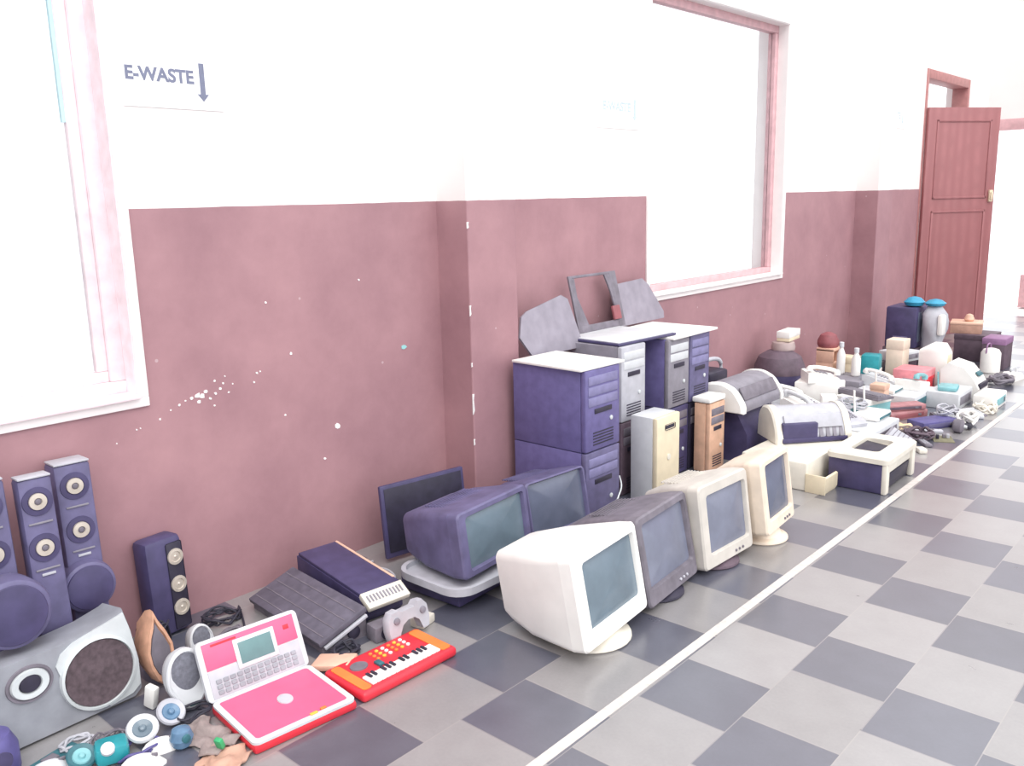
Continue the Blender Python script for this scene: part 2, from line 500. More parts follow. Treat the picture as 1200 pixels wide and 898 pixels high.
for z, h, w in ((1.02, .05, .008), (.55, .10, .010), (.40, .03, .007), (1.42, .03, .010), (.78, .02, .006)):
    cb.prism([(2.897 + 0.0, z), (2.897 + w, z + h * .2), (2.897 + w * .6, z + h * .7), (2.897 + w * 1.1, z + h), (2.897, z + h)], 'x', 0.197, 0.2025)
cb.build('paint_chip', 'chip_sparkle_white', wl)

# ------------------------------------------------------------------ signs
def text_mesh(s, size, matn, name, parent, y, z, x=0.0032, bold=0.0):
    cu = bpy.data.curves.new(name, 'FONT')
    cu.body = s; cu.size = size; cu.extrude = 0.0006; cu.offset = bold
    tmp = bpy.data.objects.new('tmp', cu); COL.objects.link(tmp)
    dg = bpy.context.evaluated_depsgraph_get()
    me = bpy.data.meshes.new_from_object(tmp.evaluated_get(dg))
    bpy.data.objects.remove(tmp)
    me.materials.clear(); me.materials.append(M[matn])
    o = bpy.data.objects.new(name, me); COL.objects.link(o)
    me.transform(Matrix(((0, 0, 1, x), (1, 0, 0, y), (0, 1, 0, z), (0, 0, 0, 1))))
    o.parent = parent
    return o
def sign(loc, w, h, label, ink, ts, ty, tz, ay, az0, az1, aw, text='E-WASTE'):
    t = thing('paper_sign', label, 'sign', loc, group=None)
    MB().box(0.0, 0.003, 0, w, 0, h, 0.0006, segs=1).build('paper_sheet', 'sign_paper', t)
    text_mesh(text, ts, ink, 'sign_lettering', t, ty, tz, bold=0.0022)
    hw = aw * 0.5
    MB().prism([(ay - hw * .55, az1), (ay + hw * .55, az1), (ay + hw * .55, az0 + aw * .7), (ay + hw * 1.25, az0 + aw * .7), (ay, az0),
                (ay - hw * 1.25, az0 + aw * .7), (ay - hw * .55, az0 + aw * .7)], 'x', 0.0025, 0.0042).build('sign_arrow', ink, t)
sign((0.001, 1.46, 1.89), 0.38, 0.26, 'white paper sign reading E-WASTE with a dark down arrow, beside the nearest window', 'sign_ink', 0.062, 0.014, 0.090, 0.300, 0.030, 0.162, 0.036)
sign((0.001, 4.16, 1.93), 0.44, 0.24, 'white paper sign with lettering and arrow paled by glare, between pillar and second window', 'sign_ink_glare', 0.068, 0.05, 0.10, 0.37, 0.05, 0.17, 0.036)
sign((0.001, 8.66, 2.12), 0.50, 0.22, 'glare-washed paper sign high on the wall before the brown door', 'sign_ink_glare', 0.08, 0.04, 0.09, 0.42, 0.04, 0.15, 0.036)

# ------------------------------------------------------------------ CRT monitors
def crt(label, x, y, yaw, tilt, W, H, D, z0, body, scr, bez=None, stand=None, rear=(.60, .62), bw=(.045, .04, .045, .065), taper=0.26, drop=0.02, knobs=3, name='crt_monitor', swell=0.0):
    """x,y = foot of the front panel; local +x faces the room"""
    n = Vector((math.cos(R_(yaw)), math.sin(R_(yaw)), 0))
    back = 0.15
    t = thing(name, label, 'monitor', (x - n.x * back, y - n.y * back, 0), yaw)
    T = TR(back, 0, z0, ry=-tilt)
    sr = 0.15 if stand == 'off_white' else 0.12
    bez = bez or body
    bd = 0.055
    # casing: deep shell that narrows backwards
    c = MB(T)
    rings = []
    for (dx, fw, fh, rr) in ((-bd, 1.0, 1.0, .02), (-bd - .03, .985, .985, .025), (-D * .38, .95 - .0, .95, .03), (-D * .64, 1 - (1 - rear[0]) * .5, 1 - (1 - rear[1]) * .35, .035), (-D * .93, rear[0], rear[1], .035), (-D, rear[0] * .93, rear[1] * .9, .03)):
        hh = H * fh
        rings.append(c.rring(dx, 0, H - hh / 2 - drop * (1 - fh) * 3 - (1 - fh) * H * 0.25, W * fw, hh, rr))
    c.loft(rings)
    # ventilation slots along the top
    for k in range(7 if D > .3 else 0):
        xx = -D * .42 - k * .016
        c.box(xx - .003, xx + .003, -W * .28, W * .28, H * .955, H * .975)
    c.build('casing', body, t)
    # bezel ring
    l, r, tp, bt = bw[0], bw[1], bw[2], bw[3]
    b = MB(T)
    iw = W - l - r; ih = H - tp - bt; icy = (l - r) / 2; icz = bt + ih / 2
    b.loft([b.rring(-bd, 0, H / 2, W, H, .022), b.rring(-.008, 0, H / 2, W, H, .022), b.rring(0.0, 0, H / 2, W - .012, H - .012, .018),
            b.rring(0.0, icy, icz, iw + .012, ih + .012, .016), b.rring(-.012, icy, icz, iw, ih, .014), b.rring(-bd, icy, icz, iw, ih, .014)], cap=False, closed=True)
    b.build('bezel', bez, t)
    # bulged glass
    g = MB(T)
    rr = []
    for k in range(6):
        q = 1 - k / 6.0
        rr.append(g.rring(-.004 - .012 * q * q, icy, icz, (iw + .004) * q, (ih + .004) * q, .016 * q + .001))
    rr.append(g.rring(-.004, icy, icz, .004, .004, .001))
    g.loft([g.rring(-.04, icy, icz, iw + .004, ih + .004, .017)] + rr)
    g.build('screen', scr, t)
    for k in range(knobs):
        MB(T).lathe([(.006, 0), (.006, .006), (.004, .008)], 10, m=TR(-.002, W * .12 + k * .028, bt * .42) @ FX).build('button', 'dark_grey' if bez in ('white_plastic', 'beige', 'cream_warm', 'off_white') else 'light_grey', t)
    if stand:
        s = MB()
        zc = z0 + 0.02
        s.lathe([(sr * .95, 0), (sr, .006), (sr * .985, .014), (sr * .76, .024), (sr * .57, max(.03, zc - .02)), (sr * .53, zc + .012)], 28, m=TR(back - sr * .8, 0, 0))
        s.build('swivel_base', stand, t)
    return t

crt('white monitor with grey screen standing nearest in the front row', 1.407, 2.372, 5.5, 10.4, .437, .335, .40, .05, 'white_plastic', 'screen_teal', knobs=0, stand='off_white', bw=(.062, .030, .04, .062), rear=(.62, .80), drop=.0)
crt('dark brown-grey monitor between the white monitor and the beige monitor', 1.364, 2.820, 5.4, 11.0, .415, .351, .40, .025, 'dark_grey', 'screen_grey', bez='dark_grey', stand='black', bw=(.035, .030, .035, .07), rear=(.6, .62))
crt('beige monitor with wide pale bezel, third along the front row', 1.387, 3.222, -2.2, 7.8, .385, .355, .34, .03, 'beige', 'screen_grey', stand='brown_dark', bw=(.055, .03, .05, .06))
crt('cream monitor on round cream base, at the far end of the front row', 1.432, 3.612, 5, 8, .335, .335, .25, .07, 'cream_warm', 'screen_dark', stand='cream_warm', bw=(.045, .025, .030, .06), rear=(.7, .7))
crt('dark monitor with teal-grey screen standing on a pale tray, beside the leaning black panel', .80, 2.42, 6.0, 7, .452, .262, .36, .128, 'navy_plastic', 'screen_teal', bez='navy_plastic', bw=(.05, .03, .028, .03), rear=(.72, .72), knobs=0)
crt('dark monitor in front of the tall dark computer tower, behind the white monitor', .735, 2.905, -4.0, 10.2, .385, .262, .33, .09, 'navy_plastic', 'screen_dark', bez='navy_plastic', stand='black', bw=(.018, .022, .012, .02), knobs=0)
# pale tray + black player under the dark monitor
tr = MB()
def rrect(x0, x1, y0, y1, r, k=5):
    pts = []
    for (cx, cy, a0) in ((x1 - r, y1 - r, 0), (x0 + r, y1 - r, 90), (x0 + r, y0 + r, 180), (x1 - r, y0 + r, 270)):
        for i in range(k + 1):
            a = R_(a0 + 90 * i / k); pts.append((cx + r * math.cos(a), cy + r * math.sin(a)))
    return pts
def ring3(p, z): return [(a, b, z) for a, b in p]
O = rrect(.47, .855, 2.13, 2.68, .09); I = rrect(.487, .838, 2.147, 2.663, .08)
tr.loft([ring3(O, .082), ring3(O, .112), ring3(I, .112), ring3(I, .094)], cap=True)
tg = tag(tr.build('monitor_tray', 'light_grey'), 'pale grey rounded tray under the dark monitor with teal-grey screen', 'tray')
t = thing('disc_player', 'flat dark player lying on the floor under the pale tray', 'player', (.62, 2.42, 0), 3)
MB().box(-.17, .15, -.23, .23, 0.008, .081, .006).build('body', 'dark_navy', t)
MB().box(.15, .154, -.19, -.02, .045, .06, .001).build('disc_drawer', 'black', t)
for sx in (-.14, .12):
    for sy in (-.19, .19):
        MB().lathe([(.014, 0), (.014, .009)], 12, m=TR(sx, sy, 0)).build('foot', 'black', t)

# ------------------------------------------------------------------ leaning flat panel
t = thing('flat_screen', 'black flat screen leaning on the wall behind the dark monitor', 'screen', (.262, 2.53, 0.0), -9, ry=-6)
MB().box(-.022, 0, -.222, .222, .02, .345, .006).box(-.045, -.02, -.12, .12, .06, .26, .012).build('casing', 'dark_navy', t)
MB().box(0.0, .003, -.205, .205, .045, .33, .001).build('screen', 'black', t)
MB().box(-.03, .03, -.07, .07, 0, .022, .008).build('foot', 'black', t)

# ------------------------------------------------------------------ computer towers
def tower(label, x, y, z, w, h, d, side, front, bays='a', yaw=0, topm=None, group=None, slot=False):
    """x = front face plane, y = near edge"""
    t = thing('computer_tower', label, 'computer', (x - d / 2, y + w / 2, z), yaw, group)
    hw = w / 2; hd = d / 2
    MB().box(-hd, hd - .03, -hw, hw, .004, h, .003).build('case', side, t)
    fp = MB()
    fp.box(hd - .03, hd, -hw, hw, .004, h, .008)
    fp.build('front_panel', front, t)
    iw = w * .42
    if bays in ('a', 'b', 'c'):
        n = 3 if bays == 'a' else 2
        z_ = h - .03
        for k in range(n):
            bh = .042
            MB().box(hd - .002, hd + .003, -iw, iw, z_ - bh, z_, .003).build('drive_bay', 'bay_blue' if front in ('bay_blue', 'side_navy', 'navy_plastic') else ('pale_grey' if bays == 'b' else 'dark_grey'), t)
            z_ -= bh + .008
        MB().box(hd - .002, hd + .004, -iw * .6, iw * .6, z_ - .03, z_ - .006, .003).build('floppy_bay', 'black', t)
    if slot:
        MB().box(hd - .004, hd + .001, -hw * .35, hw * .55, h - .075, h - .045, .008).build('handle_slot', 'black', t)
        MB().lathe([(.016, 0), (.016, .004), (.01, .005)], 16, m=TR(hd, 0, h * .52) @ FX).build('power_button', 'off_white', t)
    else:
        MB().lathe([(.011, 0), (.011, .004), (.007, .006)], 14, m=TR(hd, iw * .55, h * .36) @ FX).build('power_button', 'silver_bright', t)
        v = MB()
        for k in range(5):
            v.box(hd - .001, hd + .002, -iw * .7, iw * .7, h * .08 + k * .014, h * .08 + k * .014 + .006)
        v.build('vent', 'black', t)
    return t
# nearest stack
tower('large dark tower at the bottom of the nearest stack, half hidden by a monitor', .69, 3.13, 0, .27, .385, .44, 'side_navy', 'navy_plastic', 'b')
tower('large dark blue tower with pale top, uppermost of the nearest stack', .69, 3.13, .385, .27, .39, .44, 'side_navy', 'side_navy', 'a')
# white board lying on top
lb = tag(MB().box(-.215, .215, -.165, .165, 0, .012, .003).build('white_board', 'white_plastic'), 'white flat board lying on top of the nearest tower stack', 'board', (.475, 3.275, .776), -2)
# second stack (grey)
tower('dark grey tower at the bottom of the second stack, behind the tall dark tower', .52, 3.66, 0, .22, .395, .42, 'dark_grey', 'brown_dark', 'c')
GT = tower('grey and white fronted tower on top of the second stack, under a thin dark lid', .52, 3.66, .395, .22, .40, .42, 'mid_grey', 'light_grey', 'b')
t = thing('flat_cover', 'thin dark flat cover with a light top lying across the two rear tower stacks', 'cover', (.30, 3.93, .797), -4)
MB().box(-.215, .215, -.25, .25, 0, .013, .004).build('underside', 'dark_navy', t)
MB().box(-.205, .205, -.24, .24, .013, .019, .002).build('top_sheet', 'pale_grey', t)
MB().box(.13, .19, .11, .13, .315, .385, .006).build('red_tab', 'red', GT)
tower('dark tower at the bottom of the third stack, hidden behind the cream tower', .55, 4.06, 0, .215, .395, .42, 'dark_navy', 'dark_navy', 'c')
tower('purple-grey tower with a pale seam, topmost of the third stack', .55, 4.06, .395, .215, .385, .42, 'side_navy', 'mid_grey', 'b')
tower('black tower between the cream tower and the orange tower', .55, 4.285, 0, .215, .39, .42, 'dark_navy', 'black', 'c')
tower('blue-grey tower nearest the second window, topmost of the fourth stack', .55, 4.285, .39, .215, .39, .42, 'side_navy', 'navy_plastic', 'a')
tag(MB().box(-.22, .22, -.245, .245, 0, .014, .003).build('white_board', 'white_plastic'), 'white flat board lying on the two towers below the second window', 'board', (.345, 4.32, .7805), 1)
tower('cream tower with a dark handle slot, standing in front of the rear stacks', .74, 3.655, 0, .215, .455, .16, 'pale_grey', 'cream', None, slot=True)
tower('small orange-tan tower with a white top beside the black printer', .68, 4.29, 0, .17, .40, .10, 'tan_orange', 'tan_orange', 'c')
tag(MB().box(-.06, .055, -.09, .09, 0, .03, .008).build('plastic_cover', 'white_plastic'), 'white plastic cover lying on the small orange-tan tower', 'cover', (.625, 4.375, .404), 0)

# metal panels leaning on the wall above the towers
def lean(name, label, y, z, yaw, lean_deg, roll, pts, m_, x=.06, thick=.012, holes=False, cat='panel'):
    t = thing(name, label, cat, (x, y, z), yaw, ry=-lean_deg)
    MB(TR(rx=roll)).prism(pts, 'x', -thick / 2, thick / 2).build('sheet', m_, t)
    return t
lean('side_panel', 'grey metal side panel leaning on the wall behind the nearest tower stack', 3.27, .765, 0, 14, 0,
     [(0.04, 0), (.42, 0.0), (.45, .03), (.40, .265), (.35, .29), (.06, .235), (.01, .21), (-.03, .11)], 'metal_panel', x=.225)
# open frame
t = thing('chassis_frame', 'open metal chassis frame leaning on the wall between two grey panels', 'frame', (.14, 3.80, .815), 0, ry=-14)
fr = MB()
fr.box(-.006, .006, 0, .03, 0, .32, .002).box(-.006, .006, .38, .44, 0, .32, .002).box(-.006, .006, .03, .38, .305, .32, .002).box(-.006, .006, .03, .38, 0, .04, .002)
fr.prism([(.03, .04), (.10, .04), (.045, .20), (.05, .305), (.03, .305)], 'x', -.005, .005)
fr.prism([(.38, .04), (.38, .305), (.33, .305), (.36, .20)], 'x', -.005, .005)
fr.build('metal_frame', 'dark_grey', t)
MB().box(.004, .02, .33, .40, .04, .12, .004).build('bracket', 'brown_red', t)
lean('side_panel', 'lighter grey metal panel leaning on the wall just left of the second window', 4.24, .80, 0, 13, 0,
     [(.0, 0), (.46, 0.0), (.47, .04), (.36, .215), (.30, .262), (.03, .25)], 'metal_panel', x=.11)

# ------------------------------------------------------------------ loudspeakers
def ring_driver(t, x, y, z, r, tilt=0, ring='chrome', cone='black', name='driver'):
    T = TR(x, y, z, ry=-tilt) @ FX
    o = MB(T)
    o.lathe([(r, 0), (r * 1.02, .006), (r * .86, .009), (r * .62, .003), (r * .62, 0)], 26)
    p = o.build(name, ring, t)
    MB(T).lathe([(r * .62, .001), (r * .3, .0005), (r * .22, .004), (r * .08, .0065)], 20).build('cone', cone, p)

def tall_speaker(label, x, y, yaw, h, tilt=4, w=.115, dp=.10, wr=.0, wy=0.0, wz=.31, px=.0):
    t = thing('tower_speaker', label, 'speaker', (x, y, 0), yaw)
    T = TR(ry=-tilt)
    hw = w / 2
    MB(T).box(-dp, .0, -hw, hw, .02, h, .012).build('cabinet', 'navy_plastic', t)
    MB(T).box(-dp + .005, 0.002, -hw * .96, hw * .96, h - .001, h + .006, .002).build('top_cap', 'light_grey', t)
    MB().box(-dp - .005, -.005, -.055, .055, 0.0, .04, .01).build('plinth', 'navy_plastic', t)
    if wr:
        w_ = MB(TR(px, wy, wz, ry=-tilt) @ FX)
        w_.lathe([(wr * .8, -.10), (wr * .96, -.08), (wr, -.01), (wr * .95, .012), (wr * .86, .018)], 36)
        p = w_.build('woofer_housing', 'navy_plastic', t)
        g = MB(TR(px + .016, wy, wz, ry=-tilt) @ FX)
        g.lathe([(wr * .86, 0), (wr * .82, .006), (wr * .5, .012), (wr * .15, .014)], 32)
        g.build('woofer_grille', 'dark_navy', p)
    for zz in (h - .075, h - .225):
        T2 = T @ TR(0.0, 0, zz) @ FX
        o = MB(T2); o.lathe([(.046, 0), (.045, .003), (.030, .004), (.028, .002)], 26); p = o.build('driver', 'dark_navy', t)
        MB(T2).lathe([(.027, .002), (.026, .008), (.012, .009), (.0105, .005), (.001, .005)], 22).build('chrome_ring', 'chrome', p)
        MB(T2).lathe([(.0105, .006), (.006, .0095), (.001, .010)], 14).build('dust_cap', 'dark_grey', p)
        MB(T).box(0, .004, -.035, .035, zz - .072, zz - .066, .001).build('trim_bar', 'mid_grey', t)
    MB(T).box(0, .004, -.02, .02, h - .315, h - .307, .001).build('badge', 'light_grey', t)
    return t
tall_speaker('tall dark speaker with round woofer, the rightmost of the tall three by the wall', .160, 1.096, -4, .735, tilt=3, wr=.088, wy=-.008, wz=.320, px=.005)
tall_speaker('tall dark speaker with two pale-ringed drivers, the middle of the tall three by the wall', .238, .955, -4, .735, w=.10, dp=.07)
tall_speaker('tall dark speaker with round woofer, cut by the left edge, leftmost of the tall three', .238, .812, -4, .755, wr=.108, wy=-.004, wz=.385, px=.10)

# small black three-driver speaker
t = thing('small_speaker_column', 'short black speaker with three pale-ringed drivers standing alone against the wall', 'speaker', (.10, 1.40, 0), 6)
MB(TR(ry=-3)).box(-.085, .01, -.085, .065, .005, .375, .022).build('cabinet', 'dark_navy', t)
MB(TR(ry=-3)).box(.008, .014, -.006, .058, .02, .35, .006).build('front_strip', 'black', t)
for zz in (.10, .19, .295):
    T2 = TR(ry=-3) @ TR(.013, .026, zz) @ FX
    p = MB(T2).lathe([(.031, 0), (.030, .006), (.020, .007), (.018, .003)], 24).build('driver', 'chrome', t)
    MB(T2).lathe([(.018, .003), (.006, .004), (.003, .007)], 18).build('cone', 'chrome', p)

# large silver speaker box lying on its side
t = thing('large_speaker', 'large silver speaker lying on its side at the lower left edge', 'speaker', (.36, .86, 0), 2)
T = TR(ry=-5)
bb = MB(T)
prof = [(-.44, .0), (.235, .0), (.26, .02), (.265, .12), (.25, .24), (.238, .298), (.222, .291), (.14, .272), (.02, .262), (-.44, .262)]
bb.loft([[(-.085, a, b * .97) for a, b in prof], [(.045, a, b) for a, b in prof], [(.06, a * .985, .004 + b * .97) for a, b in prof]])
bb.build('cabinet', 'silver', t)
MB(T).prism([(.02, .165), (.012, .20), (.03, .232), (.07, .254), (.14, .269), (.205, .282), (.232, .289), (.246, .225), (.257, .12), (.253, .04), (.225, .02), (.15, .01)], 'x', .058, .066).build('face_sweep', 'silver_bright', t)
# raised bright face sweep around the woofer
def oval(cy, cz, ry, rz, x, n=40, rot=0):
    pts = []
    for i in range(n):
        a = 2 * PI * i / n; y_ = ry * math.cos(a); z_ = rz * math.sin(a)
        c, s_ = math.cos(R_(rot)), math.sin(R_(rot))
        pts.append((x, cy + y_ * c - z_ * s_, cz + y_ * s_ + z_ * c))
    return pts
w_ = MB(T)
w_.loft([oval(.132, .132, .118, .116, .060), oval(.132, .132, .116, .114, .074), oval(.132, .132, .108, .106, .076), oval(.132, .132, .105, .103, .068), oval(.132, .132, .105, .103, .060)], cap=False, )
w_.build('woofer_ring', 'silver_bright', t)
w_ = MB(T)
w_.loft([oval(.132, .132, .106, .104, .064), oval(.132, .132, .104, .102, .072), oval(.132, .132, .060, .058, .0675), oval(.132, .132, .035, .034, .071), oval(.132, .132, .01, .01, .074)])
w_.build('woofer_cone', 'woofer_cloth', t)
pr_ = MB(T)
pr_.loft([oval(-.065, .182, .068, .056, .058), oval(-.065, .182, .066, .054, .066), oval(-.065, .182, .060, .048, .066), oval(-.065, .182, .058, .046, .062)])
pr_.build('port_groove', 'dark_grey', t)
pr_ = MB(T)
pr_.loft([oval(-.065, .182, .056, .045, .060), oval(-.065, .182, .052, .042, .071), oval(-.065, .182, .034, .028, .070), oval(-.065, .182, .028, .023, .0605)])
pr_.build('port_ring', 'silver_bright', t)
MB(T).loft([oval(-.065, .184, .031, .026, .066), oval(-.065, .184, .028, .024, .0715), oval(-.065, .184, .008, .008, .072)]).build('port_opening', 'black', t)
# dark blue thing at the very left edge, in front of the speaker
t = thing('round_knob_unit', 'dark blue rounded speaker cone at the left edge, in front of the large silver speaker', 'speaker', (.50, .655, 0), 0)
MB().lathe([(.05, 0), (.062, .02), (.062, .09), (.045, .13), (.01, .14)], 24).build('body', 'blue_dark', t)
MB(TR(.055, 0, .07) @ FX).lathe([(.03, 0), (.028, .006), (.01, .008)], 20).build('front_ring', 'dark_navy', t)

# brown leaf-shaped speaker
t = thing('leaf_speaker', 'brown pointed leaf-shaped speaker standing right of the large silver speaker', 'speaker', (.41, 1.195, 0), 10)
lp = [(p[0] * .85, p[1] * .93) for p in [(0.0, .0), (.035, .03), (.058, .085), (.060, .14), (.038, .20), (.014, .245), (0.0, .285), (-.012, .245), (-.036, .20), (-.055, .14), (-.052, .085), (-.032, .03)]]
def sc_(p, k, cz=.125): return [(a * k, cz + (b - cz) * k) for a, b in p]
lb_ = MB(TR(ry=-8))
lb_.loft([[(-.09, a, b) for a, b in sc_(lp, .6)], [(-.03, a, b) for a, b in sc_(lp, .95)], [(0, a, b) for a, b in lp], [(.012, a, b) for a, b in sc_(lp, .96)], [(.012, a, b) for a, b in sc_(lp, .78)], [(.004, a, b) for a, b in sc_(lp, .74)]])
lb_.build('shell', 'wood_brown', t)
MB(TR(ry=-8)).loft([[(.004, a, b) for a, b in sc_(lp, .73, .115)], [(.011, a, b) for a, b in sc_(lp, .70, .11)]]).build('grille', 'dark_grey', t)

# small white egg speakers
def egg(label, x, y, yaw, s, face='light_grey', gr='grille_grey', tilt=12):
    t = thing('desk_speaker', label, 'speaker', (x, y, 0), yaw)
    T = TR(ry=-tilt)
    def ov(xx, ky, kz, cz_=0.0):
        pts = []
        for i in range(32):
            a = 2 * PI * i / 32
            yy = .072 * ky * math.cos(a) * s; zz = .105 * kz * math.sin(a) * s
            if math.sin(a) < -0.2: yy *= (1.0 + .12 * math.sin(a))
            pts.append((xx * s, yy, max(0.004, (.105 + cz_) * s + zz)))
        return pts
    b = MB(T)
    b.loft([ov(-.10, .5, .5), ov(-.07, .8, .8), ov(-.01, 1, 1), ov(.015, 1, 1), ov(.020, .95, .96), ov(.022, .88, .90), ov(.016, .84, .80, .008)])
    b.build('shell', face, t)
    g = MB(T @ TR(0, 0, .014 * s))
    g.loft([ov(.004, .84, .70, .012), ov(.014, .82, .68, .012), ov(.022, .45, .40, .012), ov(.024, .1, .1, .012)])
    g.build('grille', gr, t)
    MB(T).box(.018 * s, .026 * s, -.012 * s, .025 * s, .012 * s, .020 * s, .002).build('badge', 'teal_dark', t)
    return t
egg('larger white oval desk speaker with grey mesh beside the pink toy laptop', .60, 1.185, -6, .92, face='pale_grey')
egg('smaller white round desk speaker standing behind the larger white oval speaker', .36, 1.365, 0, .62, face='pale_grey')

# tangled cables along the foot of the wall
def cable(label, pts, r=.004, m_='cable_black', name='cable', cat='cable', sm=5):
    return tag(MB().tube(pts, r, 8, smooth=sm).build(name, m_), label, cat)
def coil(label, x, y, z, R0, turns, r, m_, name='cable_coil', seed=1, ht=.03):
    rnd = random.Random(seed)
    pts = []
    N = int(turns * 9)
    for i in range(N):
        a = 2 * PI * i / 9
        rr = R0 * rnd.uniform(.7, 1.1)
        pts.append((x + rr * math.cos(a), y + rr * 1.3 * math.sin(a), z + r + ht * rnd.random()))
    return tag(MB().tube(pts, r, 6, smooth=4).build(name, m_), label, 'cable')
coil('black cable tangle on the floor by the wall behind the pink toy laptop', .14, 1.56, 0, .055, 5, .004, 'cable_black', seed=3)
coil('grey-black cable heap against the wall between short speaker and grey slab', .30, 1.50, 0, .045, 4, .005, 'dark_grey', seed=4)
coil('dark cable tangle between the leaf-shaped speaker and the short black speaker', .20, 1.27, 0, .04, 5, .004, 'cable_black', seed=5, ht=.12)
cable('thin dark lead trailing along the wall foot behind the toy laptop', [(.10, 1.48, .006), (.16, 1.6, .01), (.1, 1.66, .006), (.42, 1.50, .006), (.5, 1.42, .01), (.4, 1.30, .006)])

# ------------------------------------------------------------------ small junk in the lower left corner
def webcam(label, x, y, z, yaw, tilt, s, shell, lens):
    t = thing('round_driver_unit', label, 'speaker part', (x, y, z), yaw, ry=-tilt)
    MB(TR(0, 0, .0)).lathe([(.018 * s, 0), (.040 * s, .012 * s), (.046 * s, .030 * s), (.042 * s, .036 * s), (.030 * s, .030 * s)], 26).build('shell', shell, t)
    MB(TR(0, 0, .028 * s)).lathe([(.030 * s, 0), (.026 * s, .006 * s), (.012 * s, .002 * s), (.008 * s, .009 * s), (.002 * s, .011 * s)], 22).build('lens', lens, t)
    return t
webcam('round grey webcam-like unit with blue centre lying below the oval speaker', .62, 1.10, .02, 0, -40, .95, 'light_grey', 'lens_blue')
webcam('shallow round dish unit with pale rim, left of the blue-centred unit', .645, 1.005, .02, -20, -34, 1.0, 'pale_grey', 'screen_teal')
webcam('dark teal round unit near the lower left edge', .63, .83, .012, 0, -30, .9, 'teal_dark', 'teal_pale')
t = thing('teal_gadget', 'bright teal gadget with a white dial in the lower left corner', 'gadget', (.675, .900, 0), -20)
MB().box(-.04, .04, -.045, .045, .004, .06, .016).build('body', 'teal', t)
MB(TR(.03, -.01, .055, ry=40)).lathe([(.020, 0), (.018, .008), (.006, .01)], 18).build('dial', 'pale_grey', t)
t = thing('computer_mouse', 'white computer mouse lying nearest the bottom edge', 'mouse', (.775, .945, 0), 60)
def mouse(t, m_, s=1.0):
    b = MB()
    rings = []
    for k in range(9):
        u = -1 + 2 * k / 8; w = .031 * s * math.sqrt(max(0.02, 1 - (abs(u) ** 2.6)))
        h = .036 * s * (max(0.05, 1 - abs(u + .15) ** 2.2)) ** .6
        rings.append([(u * .056 * s, w * math.cos(a), max(0, h * math.sin(a))) for a in [PI * i / 10 for i in range(11)]])
    b.loft(rings); b.build('shell', m_, t)
    MB().box(.02 * s, .036 * s, -.003, .003, .024 * s, .034 * s, .002).build('wheel', 'dark_grey', t)
mouse(t, 'white_plastic', 1.05)
t = thing('computer_mouse', 'white computer mouse touching the blue ball unit', 'mouse', (.735, 1.02, 0), 75)
mouse(t, 'white_plastic', 1.0)
t = thing('blue_round_unit', 'small blue round unit next to the white mice', 'webcam', (.775, 1.06, 0), 0)
MB().lathe([(.014, 0), (.028, .012), (.034, .034), (.026, .058), (.01, .066)], 24).build('ball', 'lens_blue', t)
MB(TR(.028, 0, .04) @ FX).lathe([(.014, 0), (.012, .006), (.003, .008)], 16).build('lens', 'teal_dark', t)
t = thing('computer_mouse', 'pale grey mouse at the very bottom left of the photo', 'mouse', (.60, .76, 0), 80)
mouse(t, 'pale_grey', 1.1)
tag(MB(TR(rz=20, ry=12)).box(-.02, .02, -.012, .012, 0, .075, .005).build('white_adapter', 'white_plastic'), 'small white adapter standing between the silver and oval speakers', 'adapter', (.50, 1.10, .004))
# crumpled rag / paper mats
def mat_sheet(label, x, y, w, l, yaw, m_, amp=.012, seed=1, name='crumpled_cloth', cat='cloth', z=0.004):
    rnd = random.Random(seed)
    b = MB(); N = 10
    top = {}
    ph = [rnd.uniform(0, 6) for _ in range(4)]
    def hgt(i, j): return amp * (1.1 + .5 * math.sin(i * .9 + ph[0]) + .5 * math.sin(j * 1.1 + ph[1]) + .4 * math.sin((i + j) * 1.6 + ph[2]))
    rings = []
    for i in range(N + 1):
        u = -w / 2 + w * i / N
        wob = .02 * math.sin(i * 1.3 + ph[3])
        up = [(u, -l / 2 + l * j / N + wob, hgt(i, j)) for j in range(N + 1)]
        dn = [(u, -l / 2 + l * j / N + wob, max(0, hgt(i, j) - .005)) for j in reversed(range(N + 1))]
        rings.append(up + dn)
    b.loft(rings)
    return tag(b.build(name, m_, sharp=60), label, cat, (x, y, z), yaw)
mat_sheet('crumpled greyish-brown cloth on the floor left of the pink toy laptop', .80, 1.125, .20, .12, 10, 'rag', seed=2, name='crumpled_cloth')
mat_sheet('crumpled tan paper at the bottom edge below the toy laptop', .93, 1.105, .13, .11, 30, 'cardboard', seed=5, amp=.008, name='crumpled_paper', cat='paper')
tag(MB(TR(rx=20)).box(-.012, .012, -.008, .008, 0, .035, .004).build('green_plug', 'green'), 'tiny bright green piece standing on the crumpled tan paper', 'plug', (.90, 1.115, .026), 20)
coil('black cable tangle on the floor among the small round units', .70, .965, 0, .05, 4, .004, 'blue_dark', seed=11)
coil('grey thin wire loops between the silver speaker and the white mice', .60, .93, 0, .04, 4, .003, 'dark_grey', seed=12)
coil('dark wire tangle under the larger oval speaker', .66, 1.16, 0, .04, 3, .004, 'cable_black', seed=13)
coil('pale wire tangle along the front foot of the silver speaker', .53, .86, 0, .035, 3, .004, 'light_grey', seed=14, ht=.02)
t = thing('circuit_board', 'small dark circuit board lying in front of the silver speaker', 'circuit board', (.56, .80, .003), 15)
MB().box(-.05, .05, -.07, .07, 0, .003).build('board', 'teal_dark', t)
MB().box(-.03, .0, -.04, .0, .003, .014, .001).box(.01, .03, .01, .04, .003, .010, .001).build('chip', 'dark_grey', t)

